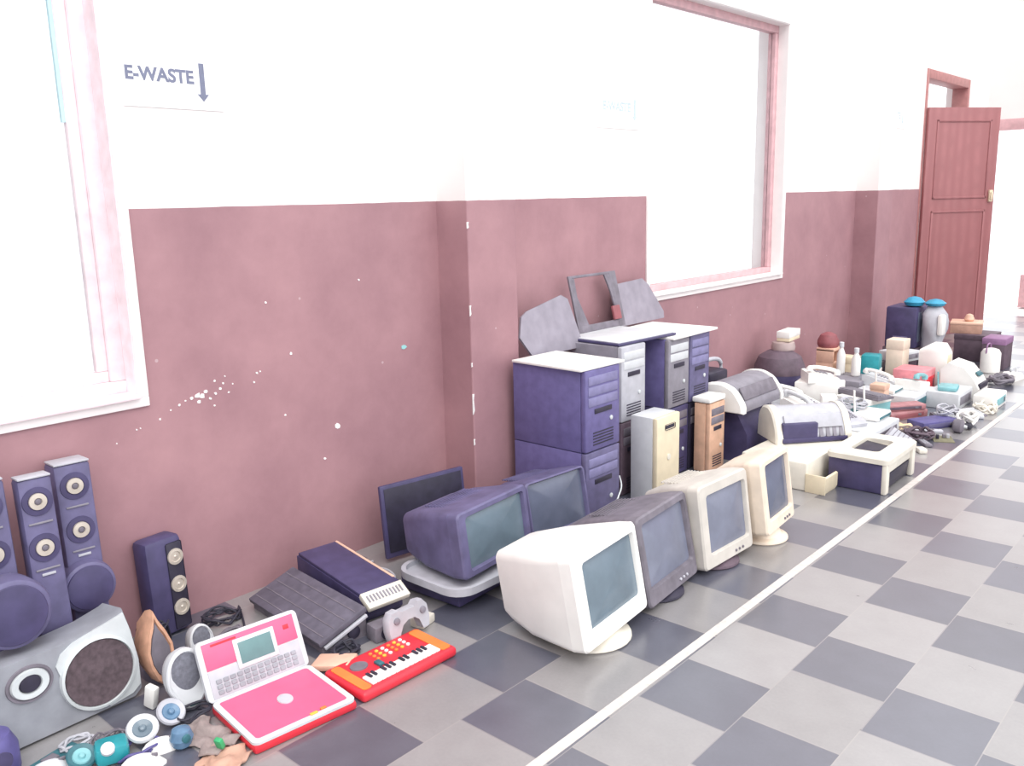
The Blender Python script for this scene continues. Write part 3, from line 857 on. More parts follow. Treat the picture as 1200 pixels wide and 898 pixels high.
# ------------------------------------------------------------------ pink toy laptop
t = thing('toy_laptop', 'pink and silver toy laptop standing open in the foreground', 'toy laptop', (.705, 1.375, 0), -6)
b = MB(); b.box(0, .295, -.172, .172, .0, .030, .010); b.build('base', 'red', t)
b = MB(); O = rrect(.0, .293, -.171, .171, .02); I = rrect(.012, .272, -.153, .153, .012)
b.loft([ring3(O, .028), ring3(O, .036), ring3(I, .036), ring3(I, .030)], cap=True); b.build('rim', 'pale_grey', t)
MB().prism(I, 'z', .030, .0345).build('palm_rest', 'pink', t)
MB().lathe([(.030, .034), (.029, .0375), (.02, .0385)], 28, m=TR(.135, .01, 0), sy=.8).build('touch_pad', 'light_grey', t)
MB().box(.268, .278, .02, .045, .036, .041, .002).build('latch', 'yellow', t)
MB().box(.262, .272, .058, .078, .036, .041, .002).build('sticker', 'orange', t)
LT = TR(0.0, 0, .032, ry=-24)
lid = MB(LT); lid.loft([lid.rring(-.020, 0, .097, .350, .192, .018), lid.rring(-.002, 0, .097, .350, .192, .018), lid.rring(.0, 0, .097, .342, .184, .015)]); lid = lid.build('lid', 'pale_grey', t)
MB(LT).box(0, .003, -.158, .158, .098, .182, .0015).build('lid_plate', 'pink', lid)
MB(LT).box(0, .0025, -.158, .158, .010, .094, .001).build('key_plate', 'light_grey', lid)
MB(LT).box(.002, .006, -.060, .082, .070, .165, .002).build('screen_bezel', 'silver_bright', lid)
MB(LT).box(.005, .0075, -.046, .068, .084, .152, .001).build('screen', 'lcd_green', lid)
k_ = MB(LT)
for r in range(3):
    for c in range(12):
        k_.box(.0025, .006, -.140 + c * .0235, -.140 + c * .0235 + .018, .018 + r * .017, .031 + r * .017, .0015, segs=1)
k_.build('keys', 'silver', lid)
for k in range(6):
    pass
MB(LT).box(.002, .004, -.13, -.045, .168, .175, .0005).build('lid_print', 'red', lid)
MB(LT).box(.002, .004, .115, .135, .14, .155, .001).build('lid_print', 'red', lid)

# ------------------------------------------------------------------ red toy keyboard
t = thing('toy_keyboard', 'red and orange toy piano keyboard lying beside the pink toy laptop', 'toy keyboard', (.905, 1.745, 0), -1.5)
b = MB(); b.box(-.105, .115, -.200, .205, .0, .036, .014, segs=3); b.build('body', 'red', t)
MB().prism(rrect(-.088, .098, -.185, -.150, .012), 'z', .034, .0385).build('end_plate', 'orange', t)
MB().prism(rrect(-.088, .098, .150, .192, .012), 'z', .034, .0385).build('end_plate', 'orange', t)
for k in range(15):
    a = -.145 + k * .0195
    MB().box(.035, .092, a, a + .0182, .035, .043, .002, segs=1).build('white_key', 'key_white', t)
for k in range(14):
    if k % 7 in (2, 6): continue
    a = -.145 + (k + 1) * .0195 - .005
    MB().box(.033, .062, a, a + .010, .043, .049, .001, segs=1).build('black_key', 'black', t)
MB().lathe([(.028, .035), (.027, .040), (.018, .041)], 24, m=TR(-.035, -.105, 0), sy=1.15).build('speaker_grille', 'dark_grey', t)
bt_ = [(-.07 + .022 * r, -.03 + .026 * c) for r in range(3) for c in range(6)]
for i, (a, c) in enumerate(bt_):
    MB().lathe([(.007, .035), (.007, .040), (.004, .042)], 10, m=TR(a, c, 0)).build('button', ('orange', 'yellow', 'key_white')[i % 3], t)
MB().box(-.015, .02, -.06, -.038, .035, .045, .003).build('knob', 'teal_dark', t)

# ------------------------------------------------------------------ pale gamepad standing on edge behind the toy keyboard
t = thing('gamepad', 'pale grey arched gamepad standing on edge behind the red toy keyboard', 'gamepad', (.795, 1.925, 0), -4, ry=-8)
pp_ = [(-.085, .005), (-.055, .005), (-.045, .035), (-.030, .062), (-.005, .075), (.025, .075), (.045, .060), (.055, .035), (.060, .020), (.088, .022), (.094, .06), (.088, .105), (.068, .128), (.045, .130), (.030, .115), (-.03, .112), (-.045, .122), (-.075, .118), (-.092, .095), (-.095, .05)]
b = MB(); b.loft([[(-.02, a * .95, b_ * .97 + .002) for a, b_ in pp_], [(-.012, a, b_) for a, b_ in pp_], [(.012, a, b_) for a, b_ in pp_], [(.02, a * .95, b_ * .97 + .002) for a, b_ in pp_]])
b.build('shell', 'light_grey', t)
MB(TR(.018, -.055, .085) @ FX).lathe([(.014, 0), (.012, .008), (.004, .01)], 16).build('thumb_stick', 'mid_grey', t)
MB(TR(.018, .062, .09) @ FX).lathe([(.014, 0), (.012, .008), (.004, .01)], 16).build('thumb_stick', 'mid_grey', t)
tag(MB().box(-.03, .03, -.04, .04, 0, .035, .006).build('white_plug', 'off_white'), 'small white plug lying under the arched gamepad', 'plug', (.755, 2.03, 0), 12)

# ------------------------------------------------------------------ the two long dark flat units
def slab(label, x, y, yaw, L_, w, z0, z1, top, side, front=None, name='flat_player', keys=False):
    t = thing(name, label, 'player', (x, y, 0), yaw)
    MB().prism([(-L_ / 2, 0.006), (L_ / 2 - .02, .006), (L_ / 2, .03), (L_ / 2, z1 - .012), (L_ / 2 - .01, z1), (-L_ / 2, z0)], 'y', -w / 2, w / 2).build('body', side, t)
    s = math.degrees(math.atan2(z1 - z0, L_))
    MB(TR(0, 0, (z0 + z1) / 2 + .001, ry=-s)).box(-L_ / 2 + .004, L_ / 2 - .006, -w / 2 + .004, w / 2 - .004, 0, .012, .003).build('lid', top, t)
    return t
t = thing('flat_printer', 'long dark grey flat unit lying tilted between pink laptop and wall', 'printer', (.42, 1.775, 0), -5)
MB().prism([(-.10, .0), (.085, .0), (.085, .088), (-.10, .022)], 'x', -.27, .235).build('body', 'dark_grey', t)
LTP = TR(0, -.01, .062, rx=19.5)
MB(LTP).box(-.275, .245, -.108, .105, 0, .022, .005).build('lid', 'slab_grey', t)
for k in range(4):
    MB(LTP).box(-.26, .23, -.080 + k * .048, -.076 + k * .048, .021, .0235).build('lid_rib', 'dark_grey', t)
MB(LTP).box(.238, .252, -.095, .095, -.016, -.004, .002).build('front_strip', 'light_grey', t)
MB(TR(.235, .03, .035) @ FX).lathe([(.026, 0), (.024, .008), (.01, .012)], 18).build('dial', 'black', t)
t = slab('long dark navy flat unit with a white ribbed front edge', .375, 1.985, -6, .47, .185, .145, .115, 'dark_navy', 'dark_navy')
MB(TR(.238, 0, .100, ry=30)).box(-.022, .052, -.092, .092, 0, .024, .004).build('front_edge', 'off_white', t)
b = MB(TR(.238, 0, .100, ry=30))
for k in range(11):
    b.box(-.002, .028, -.078 + k * .0145, -.078 + k * .0145 + .006, .023, .027)
b.build('ribs', 'mid_grey', t)
MB(TR(-.01, .088, .132, ry=3.7)).box(-.22, .20, -.006, .005, -.004, .014, .002).build('edge_strip', 'peach', t)
t = thing('power_supply', 'dark power supply box under the white ribbed front edge', 'power supply', (.72, 1.875, 0), -8)
MB().box(-.035, .03, -.055, .055, .0, .06, .006).build('body', 'dark_grey', t)
MB(TR(.031, -.01, .03) @ FX).lathe([(.022, 0), (.022, .003), (.016, .004)], 20).build('fan', 'black', t)
tag(MB(TR(ry=-6)).box(-.07, .07, -.045, .045, 0, .022, .006).build('pale_scrap', 'peach'), 'pale peach plastic scrap lying behind the end of the toy keyboard', 'scrap', (.755, 1.625, .008), 30)
coil('black cable heap between the toy laptop and the toy keyboard', .715, 1.70, 0, .04, 4, .005, 'cable_black', seed=21)
cable('pale thin cable on the wall side beyond the navy flat unit', [(.16, 2.28, .006), (.2, 2.2, .02), (.30, 2.24, .02), (.38, 2.22, .01), (.40, 2.14, .03), (.43, 2.09, .05)], .006, 'light_grey')
cable('silver thin lead hanging down in front of the nearest tower stack', [(.86, 3.22, .006), (.76, 3.28, .03), (.72, 3.33, .10), (.70, 3.40, .16), (.66, 3.44, .20)], .004, 'silver_bright')

# ------------------------------------------------------------------ printers
# black box printer below the white scanner
t = thing('inkjet_printer', 'black box-shaped printer under the white rounded scanner', 'printer', (.555, 4.79, 0), 0)
MB().prism([(-.20, .0), (.18, .0), (.20, .03), (.20, .17), (.12, .31), (-.20, .31)], 'y', -.20, .20).build('body', 'dark_navy', t)
MB().box(.15, .215, -.13, .13, .05, .07, .004).build('paper_tray', 'black', t)
# white rounded scanner/printer on it
def capped_printer(name, label, x, y, z, yaw, L_, D_, H_, body, cap, face, slots=None):
    t = thing(name, label, 'printer', (x, y, z), yaw)
    base = [(D_ * .5, 0), (D_ * .5, H_ * .28), (D_ * .30, H_ * .80), (D_ * .04, H_), (-D_ * .28, H_ * .95), (-D_ * .46, H_ * .68), (-D_ * .5, 0)]
    prof = [base[0]]
    for k in range(1, len(base) - 1):                 # round the corners of the outline
        p, q, r = (Vector(base[k + d]) for d in (-1, 0, 1))
        a, c = q.lerp(p, .35), q.lerp(r, .35)
        for u in (0, .33, .67, 1.0):
            v = a.lerp(q, u).lerp(q.lerp(c, u), u); prof.append((v.x, v.y))
    prof.append(base[-1])
    MB().prism(prof, 'y', -L_ / 2 + .03, L_ / 2 - .03).build('body', body, t)
    for s in (-1, 1):
        b = MB()
        def sp(k): return [(p[0] * k, H_ * .4 + (p[1] - H_ * .4) * k) for p in prof]
        b.loft([[(p[0], s * (L_ / 2 - .045), p[1]) for p in sp(1.06)], [(p[0], s * (L_ / 2 - .01), p[1]) for p in sp(1.06)], [(p[0], s * (L_ / 2), p[1]) for p in sp(.96)]])
        b.build('end_cap', cap, t)
    MB(TR(D_ * .385, 0, H_ * .58, ry=62)).box(-.045, .035, -L_ / 2 + .06, L_ / 2 - .06, 0, .012, .004).build('front_flap', face, t)
    if slots:
        for k in range(slots):
            MB(TR(D_ * .515, L_ * .07 + k * .040, H_ * .14, ry=-27)).box(-.004, .010, 0, .024, 0, H_ * .72, .003).build('paper_guide', 'mid_grey', t)
    return t
capped_printer('inkjet_printer', 'white rounded scanner resting on the black box-shaped printer',  .605, 4.79, .31, 0, .54, .29, .16, 'mid_grey', 'white_plastic', 'dark_grey')
t = capped_printer('inkjet_printer', 'long grey inkjet printer with cream rounded end, on the cream base printer', 1.00, 4.81, .157, -40, .46, .25, .19, 'light_grey', 'off_white', 'light_grey', slots=4)
MB().box(.10, .138, -.192, .20, .004, .03, .004).box(.08, .134, -.190, .02, .004, .115, .008).build('paper_mouth', 'dark_navy', t)
# cream base printer with open tray
t = thing('base_printer', 'cream low printer with an open tray, under the long grey inkjet', 'printer', (1.06, 4.70, 0), 0)
MB().box(-.20, .175, -.38, .40, .0, .155, .012).build('body', 'off_white', t)
MB(TR(0, 0, 0)).prism([(.17, 0), (.27, .0), (.28, .02), (.28, .09), (.27, .095), (.26, .03), (.17, .03)], 'y', -.38, -.225).build('tray', 'cream', t)
MB().box(.17, .28, -.385, -.375, 0, .10, .003).build('tray_side', 'cream', t)
# laser printer on the floor at the white line
t = thing('laser_printer', 'white-topped laser printer with dark sides standing alone by the white floor line', 'printer', (1.42, 4.735, 0), 1)
MB().box(-.15, .15, -.232, -.20, .0, .172, .012).build('side_panel', 'dark_navy', t)
MB().box(-.15, .13, .20, .232, .0, .17, .012).build('side_panel', 'dark_navy', t)
MB().box(-.15, .118, -.205, .205, .004, .165, .006).build('body', 'mid_grey', t)
top = MB()
O = rrect(-.16, .165, -.24, .24, .03); I = rrect(-.075, .075, -.13, .13, .03)
top.loft([ring3(O, .162), ring3(O, .188), ring3(rrect(-.15, .155, -.23, .23, .03), .198), ring3(I, .196), ring3(I, .168)], cap=True)
top.build('top_cover', 'off_white', t)
MB(TR(0, 0, .169, ry=6)).box(-.07, .07, -.12, .12, 0, .006, .002).build('output_tray', 'black', t)
MB().box(.13, .158, -.235, -.185, .0, .165, .008).box(.13, .158, .185, .235, .0, .165, .008).box(.118, .145, -.185, .185, .10, .165, .006).build('front_frame', 'off_white', t)
MB(TR(.12, 0, .012, ry=8)).box(0, .015, -.17, .17, 0, .085, .004).build('paper_drawer', 'black', t)
# box with curved handle between towers and printers
t = thing('projector', 'black box-shaped unit with a grey rounded handle behind the orange-tan tower', 'projector', (.215, 5.0, 0), 0)
MB().box(-.12, .14, -.16, .16, 0.0, .33, .015).build('stand_box', 'mid_grey', t)
MB().box(-.10, .13, -.12, .12, .33, .44, .02).build('body', 'black', t)
MB().tube([(.05, -.15, .34), (.05, -.15, .46), (.05, -.06, .50), (.05, .08, .50), (.05, .16, .46), (.05, .16, .34)], .014, 10).build('handle', 'light_grey', t)

# dark domed unit with a frosted neck and white box on top
t = thing('domed_unit', 'dark domed unit standing at the wall beyond the white rounded scanner', 'appliance', (.22, 6.14, 0), 0)
b = MB(); b.lathe([(.17, 0), (.18, .05), (.185, .20), (.18, .28), (.15, .35), (.09, .39), (.05, .395)], 30); b.build('lower_body', 'dark_navy', t)
MB().lathe([(.186, .235), (.183, .285), (.153, .356), (.092, .396), (.03, .401)], 30).build('dome', 'brown_dark', t)
tag(MB().lathe([(.085, 0), (.088, .02), (.08, .055), (.05, .065)], 24).build('frosted_bowl', 'frosted'), 'frosted greyish bowl upside down on the dark domed unit', 'bowl', (.22, 6.19, .400))
t = thing('white_carton', 'small white box with a cream lower edge balanced on the frosted bowl', 'box', (.23, 6.25, .466), 5)
MB().box(-.05, .05, -.115, .115, .025, .075, .004).build('lid', 'white_plastic', t)
MB().box(-.048, .048, -.112, .112, 0, .026, .003).build('tray', 'cream', t)

# ------------------------------------------------------------------ heap of telephones, keyboards and small electronics
def phone(label, x, y, z, yaw, body, hs, s=1.0, ry=0, rx=0):
    t = thing('desk_telephone', label, 'telephone', (x, y, z), yaw, rx=rx, ry=ry)
    T = Matrix.Scale(s, 4)
    MB(T).prism([(-.11, 0), (.11, 0), (.115, .02), (.10, .035), (-.09, .075), (-.11, .07)], 'y', -.09, .09).build('body', body, t)
    k = MB(T @ TR(.01, .03, .052, ry=12))
    for r in range(4):
        for c in range(3): k.box(-.045 + r * .024, -.030 + r * .024, -.03 + c * .024, -.015 + c * .024, 0, .008, .002, segs=1)
    k.build('keypad', 'mid_grey', t)
    h = MB(T @ TR(0, -.055, .07, ry=10))
    h.tube([(-.10, 0, -.002), (-.092, 0, .018), (-.05, 0, .030), (.05, 0, .030), (.092, 0, .018), (.10, 0, -.002)], [.022, .022, .015, .014, .014, .015, .022, .022], 10)
    h.build('handset', hs, t)
    return t
def kboard(label, x, y, z, yaw, body, keys, L_=.44, W_=.155, ry=0, rx=0):
    t = thing('computer_keyboard', label, 'keyboard', (x, y, z), yaw, rx=rx, ry=ry)
    MB().prism([(-W_ / 2, 0), (W_ / 2, 0), (W_ / 2, .014), (-W_ / 2, .028)], 'y', -L_ / 2, L_ / 2).build('body', body, t)
    k = MB(TR(0, 0, .020, ry=5.2))
    for r in range(5):
        for c in range(18): k.box(-W_ * .40 + r * W_ * .165, -W_ * .40 + r * W_ * .165 + W_ * .13, -L_ * .46 + c * L_ * .0515, -L_ * .46 + c * L_ * .0515 + L_ * .042, 0, .008)
    k.build('keys', keys, t)
    return t
def router(label, x, y, z, yaw, body, s=1.0, ant=2, ry=0, rx=0, front='teal_dark'):
    t = thing('network_router', label, 'router', (x, y, z), yaw, rx=rx, ry=ry)
    T = Matrix.Scale(s, 4)
    MB(T).box(-.07, .07, -.10, .10, 0, .032, .010).build('body', body, t)
    MB(T).box(.068, .073, -.08, .08, .008, .022, .002).build('light_strip', front, t)
    for k in range(ant):
        MB(T).tube([(-.065, -.07 + .14 * k, .02), (-.072, -.07 + .14 * k, .09), (-.075, -.07 + .14 * k, .15)], .006, 8).build('antenna', body, t)
    return t
def carton(label, x, y, z, yaw, dx, dy, dz, m_, lidm=None, name='carton', bev=.004, cat='box', ry=0, rx=0):
    t = thing(name, label, cat, (x, y, z), yaw, rx=rx, ry=ry)
    MB().box(-dx / 2, dx / 2, -dy / 2, dy / 2, 0, dz * .86, bev).build('body', m_, t)
    MB().box(-dx / 2 - .003, dx / 2 + .003, -dy / 2 - .003, dy / 2 + .003, dz * .80, dz, bev).build('lid', lidm or m_, t)
    return t
def bottle(label, x, y, z, r, h, m_, capm, group=None, name='bottle'):
    t = thing(name, label, 'bottle', (x, y, z), 0, group)
    MB().lathe([(r * .8, 0), (r, .01), (r, h * .62), (r * .6, h * .76), (r * .45, h * .80), (r * .45, h * .86)], 20).build('body', m_, t)
    MB().lathe([(r * .55, h * .85), (r * .55, h), (r * .4, h * 1.01)], 16).build('cap', capm, t)
    return t
def unit(label, x, y, z, yaw, dx, dy, dz, m_, face='mid_grey', name='set_top_box', cat='electronics', ry=0, rx=0, bev=.008):
    t = thing(name, label, cat, (x, y, z), yaw, rx=rx, ry=ry)
    MB().box(-dx / 2, dx / 2, -dy / 2, dy / 2, 0, dz, min(bev, dz * .4)).build('body', m_, t)
    MB().box(dx / 2 - .001, dx / 2 + .003, -dy * .38, dy * .38, dz * .25, dz * .75, .001).build('front_plate', face, t)
    MB().box(dx / 2, dx / 2 + .006, dy * .22, dy * .30, dz * .35, dz * .65, .001).build('button', 'dark_grey' if face != 'dark_grey' else 'light_grey', t)
    return t

# platform layer: larger cases on the floor that the heap rests on
unit('wide grey case on the floor at the bottom of the heap, behind the long inkjet', .62, 5.52, 0, 0, .50, .50, .13, 'light_grey', name='desktop_case')
unit('pale flat case on the floor right beyond the long inkjet printer', 1.06, 5.52, 0, 0, .34, .46, .11, 'pale_grey', 'dark_grey', name='desktop_case')
unit('grey flat case on the floor near the wall, in the middle of the heap', .45, 6.72, 0, 0, .44, .34, .14, 'mid_grey', name='desktop_case')
unit('light flat case on the floor below the white monitor-shaped appliance', .90, 6.62, 0, 0, .44, .46, .11, 'pale_grey', 'teal_dark', name='desktop_case')
# telephones and white things upon them
phone('white desk telephone tilted on the grey case behind the long inkjet', .70, 5.50, .131, -20, 'white_plastic', 'pale_grey', 1.1)
phone('pale telephone lying behind the white tilted telephone', .47, 5.70, .131, 15, 'pale_grey', 'white_plastic', 1.1)
unit('white open box with a slot, highest of the heap near the dark domed unit', .60, 5.98, 0, 10, .30, .22, .24, 'white_plastic', 'light_grey', name='modem_box')
phone('white telephone on the white open box', .60, 5.98, .241, 40, 'white_plastic', 'white_plastic', 1.0)
phone('grey-green telephone on the pale flat case beyond the long inkjet', 1.00, 5.40, .111, -30, 'light_grey', 'mid_grey', 1.0)
router('pale blue-white router on top of the pale flat case', 1.08, 5.67, .111, 0, 'white_plastic', 1.2)
carton('white square box with a pale top standing behind the pale flat case', .93, 5.92, 0, -15, .24, .26, .19, 'teal_pale', 'white_plastic')
kboard('grey keyboard leaning across the pale flat case edge', 1.33, 5.38, .035, 8, 'mid_grey', 'light_grey', ry=22)
kboard('dark keyboard lying on the white square box', .93, 5.92, .191, 70, 'dark_grey', 'mid_grey', L_=.36)
coil('dark brown wire tangle on the floor beside the laser printer', 1.36, 5.74, 0, .08, 5, .008, 'brown_dark', seed=31, ht=.05)
coil('grey wire tangle lying over the pale router', .95, 5.68, .15, .08, 5, .006, 'light_grey', seed=32, ht=.05)
coil('whitish wire tangle in front of the white telephones', .86, 5.28, .10, .08, 5, .007, 'pale_grey', seed=33, ht=.06)
for i, (x, y, z, yw, m1, m2, lab) in enumerate((
    (.66, 6.24, .0, 30, 'white_plastic', 'light_grey', 'white telephone on the floor behind the square box'),
    (.77, 6.71, .111, -5, 'pale_grey', 'white_plastic', 'pale telephone on the light flat case left of the teal router'),
    (.99, 6.73, .111, 90, 'white_plastic', 'teal_pale', 'white telephone with bluish handset below the white appliance'))):
    phone(lab, x, y, z, yw, m1, m2, 1.0)
# brown box, orange frame, bottles, teal case
t = thing('open_cabinet', 'small orange-tan open box standing against the wall below the brown case', 'box', (.26, 6.98, 0), 0)
MB().box(-.08, .06, -.085, .085, 0, .19, .003).box(-.08, .06, -.085, -.065, .19, .30, .003).box(-.08, .06, .065, .085, .19, .30, .003).box(-.08, .06, -.085, .085, .285, .31, .003).build('shell', 'peach', t)
MB().box(-.07, -.05, -.065, .065, .19, .285, .002).build('back_board', 'brown_red', t)
tag(MB().lathe([(.075, 0), (.085, .02), (.085, .05), (.06, .10), (.02, .12)], 22).build('round_cover', 'brown_red'), 'dark red-brown rounded cap on top of the orange-tan open box', 'cap', (.24, 6.98, .311))
bottle('slim white bottle standing on the grey flat case next to the orange-tan box', .43, 6.78, .141, .032, .25, 'white_plastic', 'pale_grey')
bottle('second slim white bottle, right of the first and in front of the far pillar', .56, 6.75, .141, .034, .22, 'white_plastic', 'pale_grey')
carton('cream upright box between the orange-tan box and the slim bottles', .44, 6.94, 0, 0, .13, .13, .26, 'cream')
t = thing('teal_case', 'bright teal plastic case standing right of the white bottles', 'case', (.60, 6.96, 0), 10)
MB().box(-.07, .07, -.07, .07, 0, .29, .02).build('body', 'teal', t)
MB().box(.068, .075, -.05, .05, .12, .18, .003).build('label_plate', 'white_plastic', t)
unit('pink and red flat unit lying on the grey boxes before the cream upright carton', .92, 6.98, 0, 0, .24, .24, .21, 'pink_pale', 'red', name='toy_unit')
unit('dark camera-like unit beneath the far pillar, beside the teal case', .51, 7.34, 0, 0, .16, .20, .18, 'dark_grey', 'black', name='camera_unit')
unit('pale rounded printer lying below the black television', .66, 7.42, .181, -15, .22, .24, .08, 'pale_grey', name='paper_tray')
# far group
carton('tall pale orange carton standing in front of the black television', .71, 7.22, 0, 0, .13, .15, .385, 'cream_warm')
t = thing('television', 'black box television standing on a carton next to the far pillar', 'television', (.53, 7.96, .215), 0)
MB().box(-.13, .13, -.16, .16, 0, .35, .018).build('casing', 'dark_navy', t)
MB().box(.128, .135, -.13, .13, .05, .31, .006).build('screen', 'screen_dark', t)
MB().box(-.06, .06, -.163, -.158, .05, .10, .002).build('rear_label', 'navy_plastic', t)
carton('wide dark carton under the black television', .53, 7.98, 0, 0, .28, .34, .214, 'brown_dark')
t = thing('plastic_sack', 'shiny white and blue plastic sack bulging beside the black television', 'bag', (.77, 7.90, .0), 0)
b = MB()
rnd = random.Random(5)
rings = []
for k in range(10):
    z = .58 * k / 9
    rr = (.05, .07, .075, .075, .075, .085, .095, .10, .09, .05)[k]
    rings.append([(rr * (1 + .14 * math.sin(3 * a + k) + .06 * rnd.random()) * math.cos(a), rr * (1 + .14 * math.sin(3 * a + k)) * math.sin(a), z) for a in [2 * PI * i / 16 for i in range(16)]])
b.loft(rings); b.build('sack', 'light_grey', t, sharp=80)
MB().box(.05, .10, -.10, .0, .34, .52, .02).build('painted_highlight', 'white_plastic', t)  # white highlight on the sack, modelled as a pale patch
tag(MB().lathe([(.02, 0), (.07, .01), (.085, .04), (.05, .075), (.01, .085)], 18).build('blue_bundle', 'sky_blue'), 'bright blue crumpled bundle on top of the black television, nearer the pillar', 'bundle', (.60, 7.90, .566))
tag(MB().lathe([(.02, 0), (.07, .01), (.085, .03), (.05, .055), (.01, .065)], 18).build('blue_bundle', 'sky_blue'), 'bright blue crumpled bundle on top of the white and blue plastic sack', 'bundle', (.77, 7.90, .575))
carton('dark brown large carton in front of the open door leaf', .88, 8.85, 0, 0, .30, .36, .24, 'brown_dark', 'brown_dark')
carton('brown cardboard carton lying on the dark brown large carton', .78, 8.85, .24, 12, .26, .26, .10, 'cardboard', 'peach')
tag(MB().lathe([(.03, 0), (.045, .02), (.03, .06), (.01, .07)], 14).build('peach_bundle', 'peach'), 'small peach bundle on the brown cardboard carton', 'bundle', (.80, 8.84, .34))
t = carton('purple-lidded dark box right of the dark brown large carton', 1.13, 8.50, 0, 0, .18, .26, .27, 'brown_dark', 'purple')
t = thing('white_canister', 'white canister standing at the far right end of the heap', 'canister', (1.15, 8.22, 0), 0)
MB().lathe([(.07, 0), (.078, .01), (.078, .17), (.06, .20), (.03, .21)], 22).build('body', 'white_plastic', t)
MB().tube([(-.02, -.07, .17), (-.02, -.05, .24), (-.02, .05, .24), (-.02, .07, .17)], .006, 8).build('handle', 'purple', t)
# white vacuum-like appliance
t = thing('white_appliance', 'tall rounded white appliance in front of the brown boxes', 'appliance', (.98, 7.28, 0), 0)
b = MB(); b.loft([b.rring(-.10, 0, .16, .17, .32, .03), b.rring(-.02, 0, .185, .21, .37, .06), b.rring(.06, 0, .185, .20, .37, .06), b.rring(.10, 0, .16, .16, .31, .05)]); b.build('body', 'white_plastic', t)
MB().box(.09, .105, -.05, .05, .22, .29, .01).build('panel', 'cream', t)
t = thing('desktop_printer', 'white round-topped printer with a black slot, right of the tall white appliance', 'printer', (1.23, 7.14, 0), 0)
MB().prism([(-.13, 0), (.13, 0), (.14, .09), (.10, .16), (.03, .24), (-.08, .27), (-.13, .22)], 'y', -.13, .13).build('body', 'white_plastic', t)
MB().box(.125, .146, -.10, .10, .085, .125, .004).build('slot', 'black', t)
MB(TR(.095, .03, .18, ry=40)).box(-.02, .02, -.05, .05, 0, .01, .003).build('window', 'teal_dark', t)
def remote(label, x, y, z, yaw, m_, L_=.17, ry=0):
    t = thing('remote_control', label, 'remote control', (x, y, z), yaw, ry=ry)
    MB().box(-.022, .022, -L_ / 2, L_ / 2, 0, .02, .006).build('body', m_, t)
    b = MB()
    for r in range(5):
        for c in range(3): b.box(-.015 + c * .011, -.008 + c * .011, -L_ * .35 + r * .02, -L_ * .35 + r * .02 + .009, .019, .023)
    b.build('buttons', 'light_grey' if m_ != 'light_grey' else 'dark_grey', t)
    return t
def board(label, x, y, z, yaw, w, l, m_, seed=1, rx=0, ry=0):
    t = thing('circuit_board', label, 'circuit board', (x, y, z), yaw, rx=rx, ry=ry)
    MB().box(-w / 2, w / 2, -l / 2, l / 2, 0, .003).build('board', m_, t)
    rnd = random.Random(seed)
    for k in range(4):
        a = rnd.uniform(-w * .35, w * .25); c = rnd.uniform(-l * .4, l * .3)
        MB().box(a, a + w * .15, c, c + l * .12, .003, .010 + .02 * rnd.random(), .001).build('chip', ('dark_grey', 'light_grey', 'black', 'off_white')[k], t)
    return t
remote('dark remote control lying on the floor between the laser printer and the paper sheet', 1.42, 5.62, 0, 40, 'dark_grey')
remote('light grey remote control on the floor in front of the cream paper sheet', 1.36, 5.92, 0, -60, 'light_grey')
board('olive circuit board on the floor beside the cream paper sheet', 1.05, 5.98 - .10, 0, 20, .12, .16, 'olive', 3) if 0 else None
board('green-grey circuit board lying on the floor before the dark blue slab', 1.48, 5.80, 0, 25, .12, .16, 'olive', 5)
tag(MB().box(-.03, .03, -.04, .04, 0, .04, .008).build('power_adapter', 'black'), 'black power adapter on the floor by the far side of the laser printer', 'adapter', (1.46, 5.15, 0), 15)
tag(MB().box(-.025, .025, -.035, .035, 0, .03, .008).build('power_adapter', 'off_white'), 'off-white power adapter lying at the foot of the leaning keyboard', 'adapter', (1.47, 5.42, 0), 40)
coil('brownish wire tangle on the floor between paper sheet and leaning keyboard', 1.24, 5.80, 0, .05, 4, .006, 'rag', seed=51, ht=.03)
coil('dark wire tangle by the wall between the black unit and the dark domed unit', .30, 5.62, 0, .06, 5, .006, 'cable_black', seed=52, ht=.10)
unit('small grey box on top of the grey case near the wall side of the heap', .42, 5.42, .131, 8, .12, .16, .07, 'mid_grey', name='small_unit')
unit('small white box on the grey case, between two white telephones', .78, 5.70, .131, 30, .10, .12, .08, 'white_plastic', 'teal_dark', name='small_unit')
unit('white flat box at the right edge of the heap near the floor line', 1.47, 6.92, 0, 0, .15, .30, .10, 'white_plastic', 'teal_pale', name='flat_box')
unit('grey-white flat tray in front of the white round-topped printer', 1.23, 6.80, 0, 0, .22, .34, .12, 'pale_grey', 'mid_grey', name='flat_tray')
router('teal-fronted router on the grey-white flat tray', 1.23, 6.76, .121, 10, 'teal_pale', .9, ant=1, front='teal')
router('white router with a teal strip on the light flat case', .90, 6.50, .111, 0, 'white_plastic', 1.0, ant=1)
